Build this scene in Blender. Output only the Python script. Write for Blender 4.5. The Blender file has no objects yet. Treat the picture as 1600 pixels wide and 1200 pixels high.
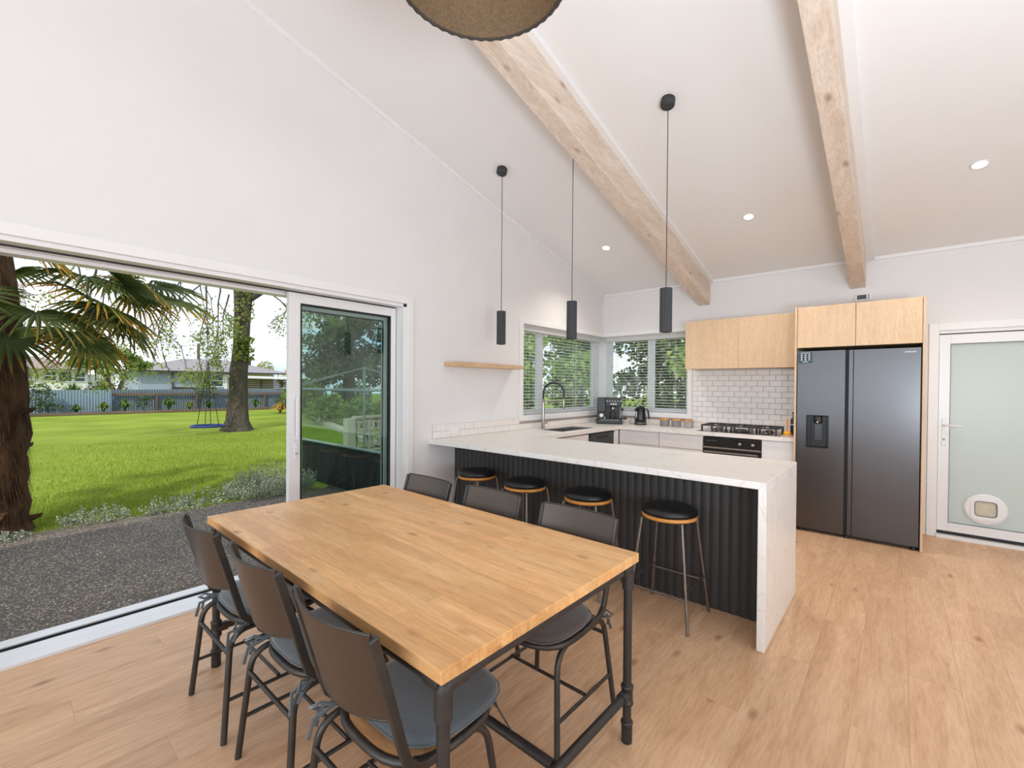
import bpy, bmesh, math, random
from mathutils import Vector, Matrix
from math import sin, cos, pi, radians
random.seed(7)
C = bpy.context.scene.collection
SC = bpy.context.scene

# ------------------------------------------------------------------ camera, sky, sun, large lights, exposure
def _rot(yaw, pitch, roll):
    f = Vector((-sin(yaw), cos(yaw), 0)); r = Vector((cos(yaw), sin(yaw), 0)); u = Vector((0, 0, 1))
    f2 = f*cos(pitch)+u*sin(pitch); u2 = u*cos(pitch)-f*sin(pitch)
    r3 = r*cos(roll)+u2*sin(roll); u3 = u2*cos(roll)-r*sin(roll)
    return r3, u3, f2
r_, u_, w_ = _rot(0.71112, -0.009446, 0.00749)
cd = bpy.data.cameras.new('camera'); cam = bpy.data.objects.new('camera', cd); C.objects.link(cam)
cam.matrix_world = Matrix(((r_.x, u_.x, -w_.x, 3.37), (r_.y, u_.y, -w_.y, 0.0), (r_.z, u_.z, -w_.z, 1.42), (0, 0, 0, 1)))
cd.sensor_width = 36; cd.lens = 702.17/1600*36; cd.shift_y = 10.6/1600; cd.clip_start = 0.05; cd.clip_end = 300
SC.camera = cam
SC.view_settings.view_transform = 'Standard'; SC.view_settings.look = 'None'
SC.view_settings.gamma = 1; SC.view_settings.use_curve_mapping = False
SC.view_settings.exposure = 0.21
try:
    SC.cycles.max_bounces = 10; SC.cycles.diffuse_bounces = 5; SC.cycles.transparent_max_bounces = 24
    SC.cycles.sample_clamp_indirect = 6; SC.cycles.caustics_reflective = False; SC.cycles.caustics_refractive = False
    SC.cycles.use_denoising = True
except Exception: pass

def world():
    w = bpy.data.worlds.new('sky'); SC.world = w; w.use_nodes = True
    N = w.node_tree.nodes; L = w.node_tree.links; N.clear()
    out = N.new('ShaderNodeOutputWorld'); bg = N.new('ShaderNodeBackground')
    tc = N.new('ShaderNodeTexCoord'); mp = N.new('ShaderNodeMapping'); mp.inputs['Scale'].default_value = (1, 1, 3.2)
    nz = N.new('ShaderNodeTexNoise'); nz.inputs['Scale'].default_value = 2.6; nz.inputs['Detail'].default_value = 8; nz.inputs['Roughness'].default_value = .55
    cr = N.new('ShaderNodeValToRGB'); cr.color_ramp.elements[0].position = .36; cr.color_ramp.elements[1].position = .60
    cr.color_ramp.elements[0].color = (.55, .72, .94, 1); cr.color_ramp.elements[1].color = (.98, .99, 1, 1)
    L.new(tc.outputs['Generated'], mp.inputs['Vector']); L.new(mp.outputs[0], nz.inputs['Vector']); L.new(nz.outputs[0], cr.inputs[0])
    L.new(cr.outputs[0], bg.inputs['Color']); bg.inputs['Strength'].default_value = 1.25; L.new(bg.outputs[0], out.inputs[0])
world()
def aim(o, d): o.rotation_euler = Vector(d).to_track_quat('-Z', 'Y').to_euler()
sd = bpy.data.lights.new('sun', 'SUN'); sd.energy = 2.2; sd.angle = radians(1.2); sd.color = (1, .95, .86)
sun = bpy.data.objects.new('sun', sd); C.objects.link(sun); aim(sun, (-.42, .58, -.70)); sun.location = (6, -6, 12)
def area(name, loc, d, sx, sy, power, col=(1, 1, 1)):
    l = bpy.data.lights.new(name, 'AREA'); l.shape = 'RECTANGLE'; l.size = sx; l.size_y = sy; l.energy = power; l.color = col
    o = bpy.data.objects.new(name, l); C.objects.link(o); o.location = loc; aim(o, d); return o
area('daylight_rear_windows', (3.4, -3.85, 1.6), (0, 1, .12), 6.2, 2.2, 104, (.79, .905, 1))
area('side_fill', (6.85, 1.2, 1.5), (-1, .12, .05), 3.8, 2.1, 60, (.82, .92, 1))  # added fill light along the right wall, which has no window
area('ceiling_fill', (4.3, .4, 1.15), (-.1, .38, .9), .9, .9, 92, (.79, .905, 1))  # added upward fill to brighten ceiling and kitchen, no known lamp there

# ------------------------------------------------------------------ helpers
def lin(c):
    return tuple(((v/255)/12.92 if v/255 <= .04045 else ((v/255+.055)/1.055)**2.4) for v in c)+(1,)

class MB:
    def __init__(s): s.v = []; s.f = []; s.sm = []; s.att = []
    def add(s, vs, fs, smooth=False):
        b = len(s.v); s.v += [tuple(v) for v in vs]; s.f += [tuple(i+b for i in f) for f in fs]; s.sm += [smooth]*len(fs); return s
    def box(s, x0, y0, z0, x1, y1, z1, M=None):
        vs = [(x, y, z) for z in (z0, z1) for y in (y0, y1) for x in (x0, x1)]
        if M: vs = [M @ Vector(v) for v in vs]
        return s.add(vs, [(0, 2, 3, 1), (4, 5, 7, 6), (0, 1, 5, 4), (2, 6, 7, 3), (0, 4, 6, 2), (1, 3, 7, 5)])
    def tube(s, pts, r, n=10, cap=True, closed=False, smooth=True):
        pts = [Vector(p) for p in pts]; m = len(pts); rs = r if isinstance(r, (list, tuple)) else [r]*m
        rings = []; up = None
        for i in range(m):
            if closed: t = pts[(i+1) % m]-pts[i-1]
            else: t = pts[min(i+1, m-1)]-pts[max(i-1, 0)]
            t.normalize()
            if up is None:
                up = Vector((0, 0, 1)) if abs(t.z) < .9 else Vector((1, 0, 0))
            a = up-t*up.dot(t)
            if a.length < 1e-5: a = t.orthogonal()
            a.normalize(); up = a; b = t.cross(a)
            rings.append([pts[i]+(a*cos(2*pi*k/n)+b*sin(2*pi*k/n))*rs[i] for k in range(n)])
        vs = [p for ring in rings for p in ring]; fs = []
        for i in range(m if closed else m-1):
            j = (i+1) % m
            for k in range(n): fs.append((i*n+k, i*n+(k+1) % n, j*n+(k+1) % n, j*n+k))
        s.add(vs, fs, smooth)
        if cap and not closed:
            s.add(rings[0], [tuple(range(n-1, -1, -1))]); s.add(rings[-1], [tuple(range(n))])
        return s
    def sweep(s, pts, w, h, side):          # rectangular bar; side = direction of width
        pts = [Vector(p) for p in pts]; m = len(pts); vs = []; sd = Vector(side).normalized()
        for i in range(m):
            t = (pts[min(i+1, m-1)]-pts[max(i-1, 0)]).normalized(); n = t.cross(sd).normalized()
            for a, b in ((-1, -1), (1, -1), (1, 1), (-1, 1)): vs.append(pts[i]+sd*(a*w/2)+n*(b*h/2))
        fs = [(i*4+k, i*4+(k+1) % 4, i*4+4+(k+1) % 4, i*4+4+k) for i in range(m-1) for k in range(4)]
        fs += [(3, 2, 1, 0), tuple(m*4-4+k for k in range(4))]
        return s.add(vs, fs)
    def lathe(s, prof, c=(0, 0, 0), n=24, smooth=True, axis=None, cap=True):
        vs = []
        for r, z in prof:
            for k in range(n):
                v = Vector((r*cos(2*pi*k/n), r*sin(2*pi*k/n), z))
                if axis is not None: v = axis @ v
                vs.append(v+Vector(c))
        fs = [(i*n+k, i*n+(k+1) % n, (i+1)*n+(k+1) % n, (i+1)*n+k) for i in range(len(prof)-1) for k in range(n)]
        if cap and prof[0][0] > 1e-6: fs.append(tuple(range(n-1, -1, -1)))
        if cap and prof[-1][0] > 1e-6: fs.append(tuple((len(prof)-1)*n+k for k in range(n)))
        return s.add(vs, fs, smooth)
    def prism(s, poly, z0, z1, M=None):     # polygon in xy extruded z0..z1
        n = len(poly); vs = [Vector((x, y, z)) for z in (z0, z1) for x, y in poly]
        if M: vs = [M @ v for v in vs]
        return s.add(vs, [tuple(range(n-1, -1, -1)), tuple(range(n, 2*n))]+[(k, (k+1) % n, n+(k+1) % n, n+k) for k in range(n)])
    def pad(s, cx, cy, rx, ry, z0, z1, p=4.0, n=36, dome=.25):   # soft squarish cushion
        rings = [(.90, z0), (.985, z0+(z1-z0)*.22), (1.0, z0+(z1-z0)*.5), (.97, z0+(z1-z0)*(1-dome*.6)), (.86, z0+(z1-z0)*(1-dome*.2)), (.55, z1), (.2, z1+.0015)]
        vs = []
        for k_, z in rings:
            for k in range(n):
                a = 2*pi*k/n; ca, sa = cos(a), sin(a)
                q = (abs(ca)**p+abs(sa)**p)**(-1/p)
                vs.append((cx+rx*k_*q*ca, cy+ry*k_*q*sa, z))
        m = len(rings)
        fs = [(i*n+k, i*n+(k+1) % n, (i+1)*n+(k+1) % n, (i+1)*n+k) for i in range(m-1) for k in range(n)]
        fs += [tuple(range(n-1, -1, -1)), tuple((m-1)*n+k for k in range(n))]
        return s.add(vs, fs, True)
    def mesh(s, name, mat, off=(0, 0, 0)):
        me = bpy.data.meshes.new(name)
        me.from_pydata([(v[0]-off[0], v[1]-off[1], v[2]-off[2]) for v in s.v], [], s.f)
        me.polygons.foreach_set('use_smooth', s.sm); me.update()
        if mat: me.materials.append(mat)
        return me
    def build(s, name, mat, parent=None, bevel=0, base=None, raw=False):
        if parent is not None:
            off = Vector((0, 0, 0)); q = parent
            while q is not None and not raw: off += q.location; q = q.parent
            o = bpy.data.objects.new(name, s.mesh(name, mat, off)); o.parent = parent
        else:
            if raw: off = Vector((0, 0, 0))
            elif base is not None: off = Vector(base)
            else:
                xs = [v[0] for v in s.v]; ys = [v[1] for v in s.v]; zs = [v[2] for v in s.v]
                off = Vector(((min(xs)+max(xs))/2, (min(ys)+max(ys))/2, min(zs)))
            o = bpy.data.objects.new(name, s.mesh(name, mat, off)); o.location = off
        C.objects.link(o)
        if bevel:
            b = o.modifiers.new('bevel', 'BEVEL'); b.width = bevel; b.segments = 2; b.limit_method = 'ANGLE'; b.angle_limit = radians(40)
        return o

def tag(o, label=None, cat=None, group=None, kind=None):
    if label: o['label'] = label
    if cat: o['category'] = cat
    if group: o['group'] = group
    if kind: o['kind'] = kind
    return o
def thing(name, label, cat, loc=(0, 0, 0), group=None, kind=None, rz=0):
    o = bpy.data.objects.new(name, None); C.objects.link(o); o.location = loc; o.rotation_euler = (0, 0, rz); o.empty_display_size = .1
    return tag(o, label, cat, group, kind)
def dup(root, loc, rz=0, label=None):
    def cp(o, parent):
        c = o.copy(); C.objects.link(c); c.parent = parent
        for ch in list(o.children): cp(ch, c)
        return c
    r = cp(root, None); r.location = loc; r.rotation_euler = (0, 0, rz)
    if label: r['label'] = label
    return r
def box(*a, M=None): return MB().box(*a, M=M)
def Rz(a, c=(0, 0, 0)): return Matrix.Translation(c) @ Matrix.Rotation(a, 4, 'Z')
def arc_pts(p0, p1, p2, r, n=6):           # rounded corner p0-p1-p2
    p0, p1, p2 = map(Vector, (p0, p1, p2)); a = (p0-p1).normalized(); b = (p2-p1).normalized()
    s, e = p1+a*r, p1+b*r
    return [s*(1-t)**2+p1*2*t*(1-t)+e*t*t for t in [i/n for i in range(n+1)]]

# ------------------------------------------------------------------ materials
def nt(name):
    m = bpy.data.materials.new(name); m.use_nodes = True; N = m.node_tree.nodes; L = m.node_tree.links
    return m, N, L, N['Principled BSDF']
def M_(name, rgb, rough=.5, metal=0, var=.06, vs=8, bump=0, bs=120, st=(1, 1, 1), spec=.5, sheen=0, coat=0, rgb2=None):
    m, N, L, b = nt(name)
    tc = N.new('ShaderNodeTexCoord'); mp = N.new('ShaderNodeMapping'); mp.inputs['Scale'].default_value = st
    nz = N.new('ShaderNodeTexNoise'); nz.inputs['Scale'].default_value = vs; nz.inputs['Detail'].default_value = 5
    cr = N.new('ShaderNodeValToRGB'); c = lin(rgb)
    lo = lin(rgb2) if rgb2 else tuple(v*(1-var) for v in c[:3])+(1,)
    hi = c if rgb2 else tuple(min(1, v*(1+var)) for v in c[:3])+(1,)
    cr.color_ramp.elements[0].position = .3; cr.color_ramp.elements[1].position = .7
    cr.color_ramp.elements[0].color = lo; cr.color_ramp.elements[1].color = hi
    L.new(tc.outputs['Object'], mp.inputs[0]); L.new(mp.outputs[0], nz.inputs['Vector']); L.new(nz.outputs[0], cr.inputs[0]); L.new(cr.outputs[0], b.inputs['Base Color'])
    b.inputs['Roughness'].default_value = rough; b.inputs['Metallic'].default_value = metal; b.inputs['Specular IOR Level'].default_value = spec
    if sheen: b.inputs['Sheen Weight'].default_value = sheen
    if coat: b.inputs['Coat Weight'].default_value = coat; b.inputs['Coat Roughness'].default_value = .15
    if bump:
        n2 = N.new('ShaderNodeTexNoise'); n2.inputs['Scale'].default_value = bs; n2.inputs['Detail'].default_value = 4
        bp = N.new('ShaderNodeBump'); bp.inputs['Strength'].default_value = bump; bp.inputs['Distance'].default_value = .01
        L.new(mp.outputs[0], n2.inputs['Vector']); L.new(n2.outputs[0], bp.inputs['Height']); L.new(bp.outputs[0], b.inputs['Normal'])
    return m
def wood(name, c0, c1, c2, axis='Y', rough=.45, scale=1.0, knots=True, plank=False, spec=.4, stave=None):
    """grain stretched along one axis, with knots; object random shifts the pattern from piece to piece"""
    m, N, L, b = nt(name)
    tc = N.new('ShaderNodeTexCoord'); oi = N.new('ShaderNodeObjectInfo')
    ad = N.new('ShaderNodeVectorMath'); ad.operation = 'MULTIPLY_ADD'
    cm = N.new('ShaderNodeCombineXYZ')
    for i in range(3): L.new(oi.outputs['Random'], cm.inputs[i])
    ad.inputs[1].default_value = (37, 53, 29); L.new(cm.outputs[0], ad.inputs[0]); L.new(tc.outputs['Object'], ad.inputs[2])
    k = {'X': (.12, 1, 1), 'Y': (1, .12, 1), 'Z': (1, 1, .12)}[axis]
    mp = N.new('ShaderNodeMapping'); mp.inputs['Scale'].default_value = [v*scale for v in k]; L.new(ad.outputs[0], mp.inputs[0])
    n1 = N.new('ShaderNodeTexNoise'); n1.inputs['Scale'].default_value = 9; n1.inputs['Detail'].default_value = 4; n1.inputs['Distortion'].default_value = 1.2
    n2 = N.new('ShaderNodeTexNoise'); n2.inputs['Scale'].default_value = 90; n2.inputs['Detail'].default_value = 4
    L.new(mp.outputs[0], n1.inputs['Vector']); L.new(mp.outputs[0], n2.inputs['Vector'])
    cr = N.new('ShaderNodeValToRGB'); e = cr.color_ramp.elements; e[0].position = .25; e[0].color = lin(c0); e[1].position = .75; e[1].color = lin(c2)
    x = cr.color_ramp.elements.new(.5); x.color = lin(c1)
    L.new(n1.outputs[0], cr.inputs[0])
    mx = N.new('ShaderNodeMix'); mx.data_type = 'RGBA'; mx.blend_type = 'MULTIPLY'; mx.inputs[0].default_value = .35
    c2r = N.new('ShaderNodeValToRGB'); c2r.color_ramp.elements[0].position = .35; c2r.color_ramp.elements[0].color = (.62, .55, .48, 1); c2r.color_ramp.elements[1].position = .6; c2r.color_ramp.elements[1].color = (1, 1, 1, 1)
    L.new(n2.outputs[0], c2r.inputs[0]); L.new(cr.outputs[0], mx.inputs[6]); L.new(c2r.outputs[0], mx.inputs[7]); col = mx.outputs[2]
    if knots:
        mk = N.new('ShaderNodeMapping'); mk.inputs['Scale'].default_value = {'X': (.45, 1, 1), 'Y': (1, .45, 1), 'Z': (1, 1, .45)}[axis]; L.new(ad.outputs[0], mk.inputs[0])
        vo = N.new('ShaderNodeTexVoronoi'); vo.inputs['Scale'].default_value = 6.2*scale; L.new(mk.outputs[0], vo.inputs['Vector'])
        kr = N.new('ShaderNodeValToRGB'); kr.color_ramp.elements[0].position = .03; kr.color_ramp.elements[0].color = (.38, .26, .18, 1); kr.color_ramp.elements[1].position = .16; kr.color_ramp.elements[1].color = (1, 1, 1, 1)
        m2 = N.new('ShaderNodeMix'); m2.data_type = 'RGBA'; m2.blend_type = 'MULTIPLY'; m2.inputs[0].default_value = .72
        L.new(vo.outputs['Distance'], kr.inputs[0]); L.new(col, m2.inputs[6]); L.new(kr.outputs[0], m2.inputs[7]); col = m2.outputs[2]
    if stave:
        br = N.new('ShaderNodeTexBrick'); br.inputs['Scale'].default_value = 1; br.inputs['Brick Width'].default_value = stave[0]; br.inputs['Row Height'].default_value = stave[1]
        br.inputs['Mortar Size'].default_value = .0009; br.inputs['Color1'].default_value = (1.06, 1.03, 1.0, 1); br.inputs['Color2'].default_value = (.82, .78, .74, 1); br.inputs['Mortar'].default_value = (.62, .52, .45, 1)
        br.offset = .37; L.new(tc.outputs['Object'], br.inputs['Vector'])
        m4 = N.new('ShaderNodeMix'); m4.data_type = 'RGBA'; m4.blend_type = 'MULTIPLY'; m4.inputs[0].default_value = .75
        L.new(col, m4.inputs[6]); L.new(br.outputs[0], m4.inputs[7]); col = m4.outputs[2]
    if plank:
        hs = N.new('ShaderNodeHueSaturation'); mr = N.new('ShaderNodeMapRange'); mr.inputs[3].default_value = .93; mr.inputs[4].default_value = 1.05
        L.new(oi.outputs['Random'], mr.inputs[0]); L.new(mr.outputs[0], hs.inputs['Value']); L.new(col, hs.inputs['Color']); col = hs.outputs[0]
    L.new(col, b.inputs['Base Color']); b.inputs['Roughness'].default_value = rough; b.inputs['Specular IOR Level'].default_value = spec
    bp = N.new('ShaderNodeBump'); bp.inputs['Strength'].default_value = .08; bp.inputs['Distance'].default_value = .004; L.new(n2.outputs[0], bp.inputs['Height']); L.new(bp.outputs[0], b.inputs['Normal'])
    return m
def stone(name, base, vein):
    m, N, L, b = nt(name)
    tc = N.new('ShaderNodeTexCoord'); mp = N.new('ShaderNodeMapping'); mp.inputs['Rotation'].default_value = (.2, .3, .5); mp.inputs['Scale'].default_value = (1.0, 2.2, 1.0)
    wv = N.new('ShaderNodeTexNoise'); wv.inputs['Scale'].default_value = 1.6; wv.inputs['Detail'].default_value = 9; wv.inputs['Distortion'].default_value = 1.6
    cr = N.new('ShaderNodeValToRGB'); e = cr.color_ramp.elements; e[0].position = .485; e[0].color = lin(base); e[1].position = .515; e[1].color = lin(base)
    q = e.new(.5); q.color = lin(vein)
    L.new(tc.outputs['Object'], mp.inputs[0]); L.new(mp.outputs[0], wv.inputs['Vector']); L.new(wv.outputs[0], cr.inputs[0]); L.new(cr.outputs[0], b.inputs['Base Color'])
    b.inputs['Roughness'].default_value = .3; return m
def glass(name, tint, refl=1.0, rough=0.0):
    m, N, L, b = nt(name); N.remove(b); out = N['Material Output']
    tr = N.new('ShaderNodeBsdfTransparent'); tr.inputs[0].default_value = tint+(1,)
    gl = N.new('ShaderNodeBsdfGlossy'); gl.inputs['Roughness'].default_value = rough
    lw = N.new('ShaderNodeLayerWeight'); lw.inputs[0].default_value = .5; pw = N.new('ShaderNodeMath'); pw.operation = 'POWER'; pw.inputs[1].default_value = 5
    fr = N.new('ShaderNodeMath'); fr.operation = 'MULTIPLY_ADD'; fr.inputs[1].default_value = .96; fr.inputs[2].default_value = .04; L.new(lw.outputs['Facing'], pw.inputs[0]); L.new(pw.outputs[0], fr.inputs[0])
    mu = N.new('ShaderNodeMath'); mu.operation = 'MULTIPLY'; mu.inputs[1].default_value = refl; mu.use_clamp = True
    mx = N.new('ShaderNodeMixShader'); L.new(fr.outputs[0], mu.inputs[0]); L.new(mu.outputs[0], mx.inputs[0]); L.new(tr.outputs[0], mx.inputs[1]); L.new(gl.outputs[0], mx.inputs[2]); L.new(mx.outputs[0], out.inputs[0])
    return m
def leaf(name, c0, c1, trans=.35, rough=.5):
    m, N, L, b = nt(name); out = N['Material Output']
    g = N.new('ShaderNodeNewGeometry'); cr = N.new('ShaderNodeValToRGB'); cr.color_ramp.elements[0].color = lin(c0); cr.color_ramp.elements[1].color = lin(c1)
    L.new(g.outputs['Random Per Island'], cr.inputs[0]); L.new(cr.outputs[0], b.inputs['Base Color']); b.inputs['Roughness'].default_value = rough; b.inputs['Specular IOR Level'].default_value = .2
    t = N.new('ShaderNodeBsdfTranslucent'); L.new(cr.outputs[0], t.inputs[0]); mx = N.new('ShaderNodeMixShader'); mx.inputs[0].default_value = trans
    L.new(b.outputs[0], mx.inputs[1]); L.new(t.outputs[0], mx.inputs[2]); L.new(mx.outputs[0], out.inputs[0]); return m
def emit(name, col, s):
    m, N, L, b = nt(name); b.inputs['Base Color'].default_value = col+(1,); b.inputs['Emission Color'].default_value = col+(1,); b.inputs['Emission Strength'].default_value = s; return m

WALL = M_('wall_paint', (227, 225, 225), .75, var=.012, vs=3, bump=.02, bs=250, spec=.25)
CEIL = M_('ceiling_paint', (230, 229, 229), .8, var=.01, vs=2, spec=.2)
TRIM = M_('white_gloss_trim', (232, 231, 231), .35, var=.01, vs=4)
PVC = M_('white_door_frame', (230, 230, 231), .3, var=.01, vs=5)
RUB = M_('black_rubber_seal', (30, 30, 32), .6)
FLOOR = wood('oak_laminate', (200, 157, 120), (217, 176, 139), (227, 190, 155), 'Y', .42, 1.0, True, True, .45)
BEAM = wood('whitewashed_pine', (206, 186, 170), (220, 203, 188), (231, 217, 205), 'Y', .6, 1.0, True)
OAKV = wood('light_oak_veneer', (208, 178, 145), (214, 185, 153), (220, 192, 161), 'Z', .5, 2.2, False)
OAKH = wood('light_oak_shelf', (200, 165, 125), (214, 180, 142), (224, 194, 158), 'Y', .5, 2.2, False)
TABLE = wood('knotty_acacia_top', (216, 162, 104), (233, 182, 124), (243, 202, 146), 'X', .38, 1.3, True, False, .4, (.62, .064))
SEATW = wood('bamboo_seat', (176, 128, 84), (200, 150, 104), (214, 168, 122), 'X', .5, 2.0, False)
STOOLW = wood('honey_plywood_rim', (206, 136, 62), (222, 154, 78), (232, 170, 94), 'X', .4, 2.0, False)
STONE = stone('marble_look_stone', (234, 230, 226), (219, 212, 206))
GUN = M_('gunmetal_steel', (78, 76, 74), .42, .75, var=.12, vs=14, bump=.03, bs=60)
BRUSH = M_('brushed_dark_back', (96, 88, 82), .36, .8, var=.05, vs=4)
PIPE = M_('dark_pipe', (70, 67, 66), .5, .6, var=.1, vs=20, bump=.05, bs=90)
STEEL = M_('stainless', (176, 172, 166), .28, 1.0, var=.05, vs=20, st=(1, 1, 20))
BARE = M_('raw_steel_leg', (136, 128, 122), .38, .9, var=.12, vs=16)
VELB = M_('slate_velvet', (78, 86, 92), .9, var=.14, vs=5, sheen=.6, bump=.1, bs=200)
VELG = M_('charcoal_velvet', (82, 74, 70), .9, var=.16, vs=5, sheen=.5, bump=.1, bs=200)
LEATH = M_('black_leather', (22, 23, 26), .32, var=.2, vs=6, bump=.25, bs=38)
BLACK = M_('black_plastic', (30, 30, 32), .4, var=.08)
MATT = M_('matt_black', (52, 53, 56), .6, var=.06)
FLUTE = M_('black_fluted_panel', (52, 50, 49), .55, var=.08, vs=3, st=(1, 1, .2))
WHITE = M_('white_cabinet', (232, 231, 231), .35, var=.008)
TILE = M_('handmade_white_tile', (233, 227, 223), .18, var=.03, vs=7, bump=.08, bs=14)
GROUT = M_('grey_grout', (170, 160, 155), .9, var=.05)
FRIDGE = M_('dark_brushed_steel', (92, 90, 91), .27, .92, var=.03, vs=10, st=(1, 1, 45))
FRDK = M_('fridge_recess', (38, 40, 43), .4, .3, var=.05)
CLEAR = glass('clear_glass', (.93, .97, .96), 1.0)
TINT = glass('tinted_glass', (.80, .88, .86), 1.8)
BLIND = leaf('white_blind_slat', (240, 240, 240), (243, 243, 243), .5, .45)
CORD = M_('blind_cord', (225, 225, 222), .8)

# ------------------------------------------------------------------ room shell
ZB, SL, YB = 2.785, 0.25, 5.99              # ceiling height at the back wall, its slope, back wall plane
def zc(y): return ZB+SL*(YB-y) if y > 0 else ZB+SL*(YB+y)
fl = tag(box(-.0, -4, -.12, 7, YB, -.003).build('floor', FLOOR), 'oak-look laminate floor of long boards', kind='structure')
pm = MB().box(-.0947, -.8, -.003, .0947, .8, 0).mesh('floor_board', FLOOR)
row = 0; x = .095
while x < 6.0:
    y0 = -1.6+((row*.61) % 1.6)-.8
    y = y0
    while y < YB+.6:
        yy0, yy1 = max(y-.8, -1.6), min(y+.8, YB)
        if yy1-yy0 > .05:
            o = bpy.data.objects.new('floor_board', pm); C.objects.link(o); o.parent = fl
            o.location = Vector((x, (yy0+yy1)/2, 0))-fl.location; o.scale = (1, (yy1-yy0-.0006)/1.6, 1)
        y += 1.6
    x += .19; row += 1
OY0, OY1, OZ = -0.55, 2.45, 2.155           # sliding door opening in the left wall
WY0, WZ0, WZ1 = 4.10, 1.075, 2.165          # kitchen window opening, left wall (to the corner)
WX1 = 1.26                                  # kitchen window opening, back wall
def gable(m, x0, x1, y0, y1, z0):
    ys = sorted({y0, y1}|({0.0} if y0 < 0 < y1 else set()))
    for a, b in zip(ys[:-1], ys[1:]):
        m.prism([(a, z0), (b, z0), (b, zc(b)+.02), (a, zc(a)+.02)], x0, x1, Matrix(((0, 0, 1, 0), (1, 0, 0, 0), (0, 1, 0, 0), (0, 0, 0, 1))))
m = MB(); T = -.2
gable(m, T, 0, -4, OY0, -.12); gable(m, T, 0, OY0, OY1, OZ); gable(m, T, 0, OY1, WY0, -.12); gable(m, T, 0, WY0, YB+.2, WZ1); m.box(T, WY0, -.12, 0, YB+.2, WZ0)
wl = tag(m.build('wall_left', WALL), 'pale warm white gable wall with the sliding door', kind='structure')
DX0, DX1, DZ = 3.655, 4.56, 1.99            # back door opening
m = MB(); m.box(T, YB, -.12, WX1, YB+.2, WZ0); m.box(T, YB, WZ1, WX1, YB+.2, ZB+.05); m.box(WX1, YB, -.12, DX0, YB+.2, ZB+.05)
m.box(DX0, YB, DZ, DX1, YB+.2, ZB+.05); m.box(DX1, YB, -.12, 7.2, YB+.2, ZB+.05)
wb = tag(m.build('wall_back', WALL), 'pale warm white kitchen wall behind the fridge', kind='structure')
m = MB(); gable(m, 7, 7.2, -4, YB+.2, -.12); tag(m.build('wall_right', WALL), 'plain white wall out of the frame', kind='structure')
m = MB(); m.box(-.2, -4.2, -.12, .3, -4, 3.4); m.box(6.7, -4.2, -.12, 7.2, -4, 3.4); m.box(.3, -4.2, 2.7, 6.7, -4, 3.4); m.box(.3, -4.2, -.12, 6.7, -4, .45)
tag(m.build('wall_behind', WALL), 'white wall with wide window behind the camera', kind='structure')
m = MB(); XZ = Matrix(((0, 0, 1, 0), (1, 0, 0, 0), (0, 1, 0, 0), (0, 0, 0, 1)))
m.prism([(0, zc(0)), (YB+.2, zc(YB+.2)), (YB+.45, zc(YB+.45)), (YB+.45, zc(YB+.45)+.2), (0, zc(0)+.2)], -.45, 7.3, XZ)
m.prism([(-4.4, zc(-4.4)), (0, zc(0)), (0, zc(0)+.2), (-4.4, zc(-4.4)+.2)], -.45, 7.3, XZ)
tag(m.build('ceiling', CEIL), 'raked white ceiling rising from the kitchen wall', kind='structure')
# cornices
m = MB(); m.box(0, YB-.02, ZB-.028, 1.393, YB, ZB+.02); m.box(1.57, YB-.02, ZB-.028, 2.96, YB, ZB+.02); m.box(3.16, YB-.02, ZB-.028, 7, YB, ZB+.02)
tag(m.build('trim_1', TRIM), 'thin white cornice along the back wall', kind='structure')
def rake(x0, x1, y0, y1, d0, d1):           # bar parallel to the ceiling between depths d0..d1 below it
    return MB().prism([(y0, zc(y0)-d1), (y1, zc(y1)-d1), (y1, zc(y1)-d0), (y0, zc(y0)-d0)], x0, x1, XZ)
tag(rake(0, .028, .02, YB-.02, -.004, .034).build('trim_2', TRIM), 'thin white cornice up the left wall', kind='structure')
tag(rake(1.533, 1.575, .02, YB-.021, -.001, .035).build('trim_3', TRIM), 'white bead on the right of the left beam', kind='structure')
tag(rake(3.093, 3.155, .02, YB-.021, -.001, .03).build('trim_4', TRIM), 'white bead on the right of the right beam', kind='structure')
tag(rake(1.393, 1.533, .01, YB, 0, .305).build('ceiling_beam', BEAM, bevel=.004), 'whitewashed timber beam left of the tallest pendant cord', 'beam', 'ceiling beams')
tag(rake(2.965, 3.093, .01, YB, 0, .300).build('ceiling_beam', BEAM, bevel=.004), 'whitewashed timber beam ending above the fridge cupboards', 'beam', 'ceiling beams')

# ---- sliding door
d1 = tag(thing('door_1', 'white framed sliding glass door open to the garden', None, (-.1, 1.0, 0)), kind='structure')
m = MB(); cw = .066                          # casing
m.box(0, OY1, 0, .018, OY1+cw, OZ+cw); m.box(0, OY0-cw, OZ, .018, OY1, OZ+cw); m.box(0, OY0-cw, 0, .018, OY0, OZ)
m.build('casing', TRIM, d1, bevel=.003)
m = MB(); m.box(-.28, OY1-.035, .02, -.002, OY1, OZ); m.box(-.28, OY0, OZ-.028, -.002, OY1, OZ); m.box(-.28, OY0, .02, -.002, OY0+.03, OZ)
m.box(-.27, OY1-.055, .02, -.20, OY1-.035, OZ-.03); m.box(-.29, OY0, OZ-.052, -.19, OY1-.036, OZ-.029)
m.build('frame', PVC, d1, bevel=.002)
m = MB(); m.box(-.105, OY0+.03, OZ-.036, -.09, OY1-.06, OZ-.0285); m.build('head_track', RUB, d1)
m = MB(); m.box(-.29, OY0-.3, -.06, .042, OY1, .006); m.box(-.29, OY0-.3, .006, -.2, OY1, .022); m.box(-.16, OY0-.3, .006, -.06, OY1, .014); m.box(-.055, OY0-.3, .006, .04, OY1, .016)
m.build('sill', PVC, d1, bevel=.002)
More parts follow.
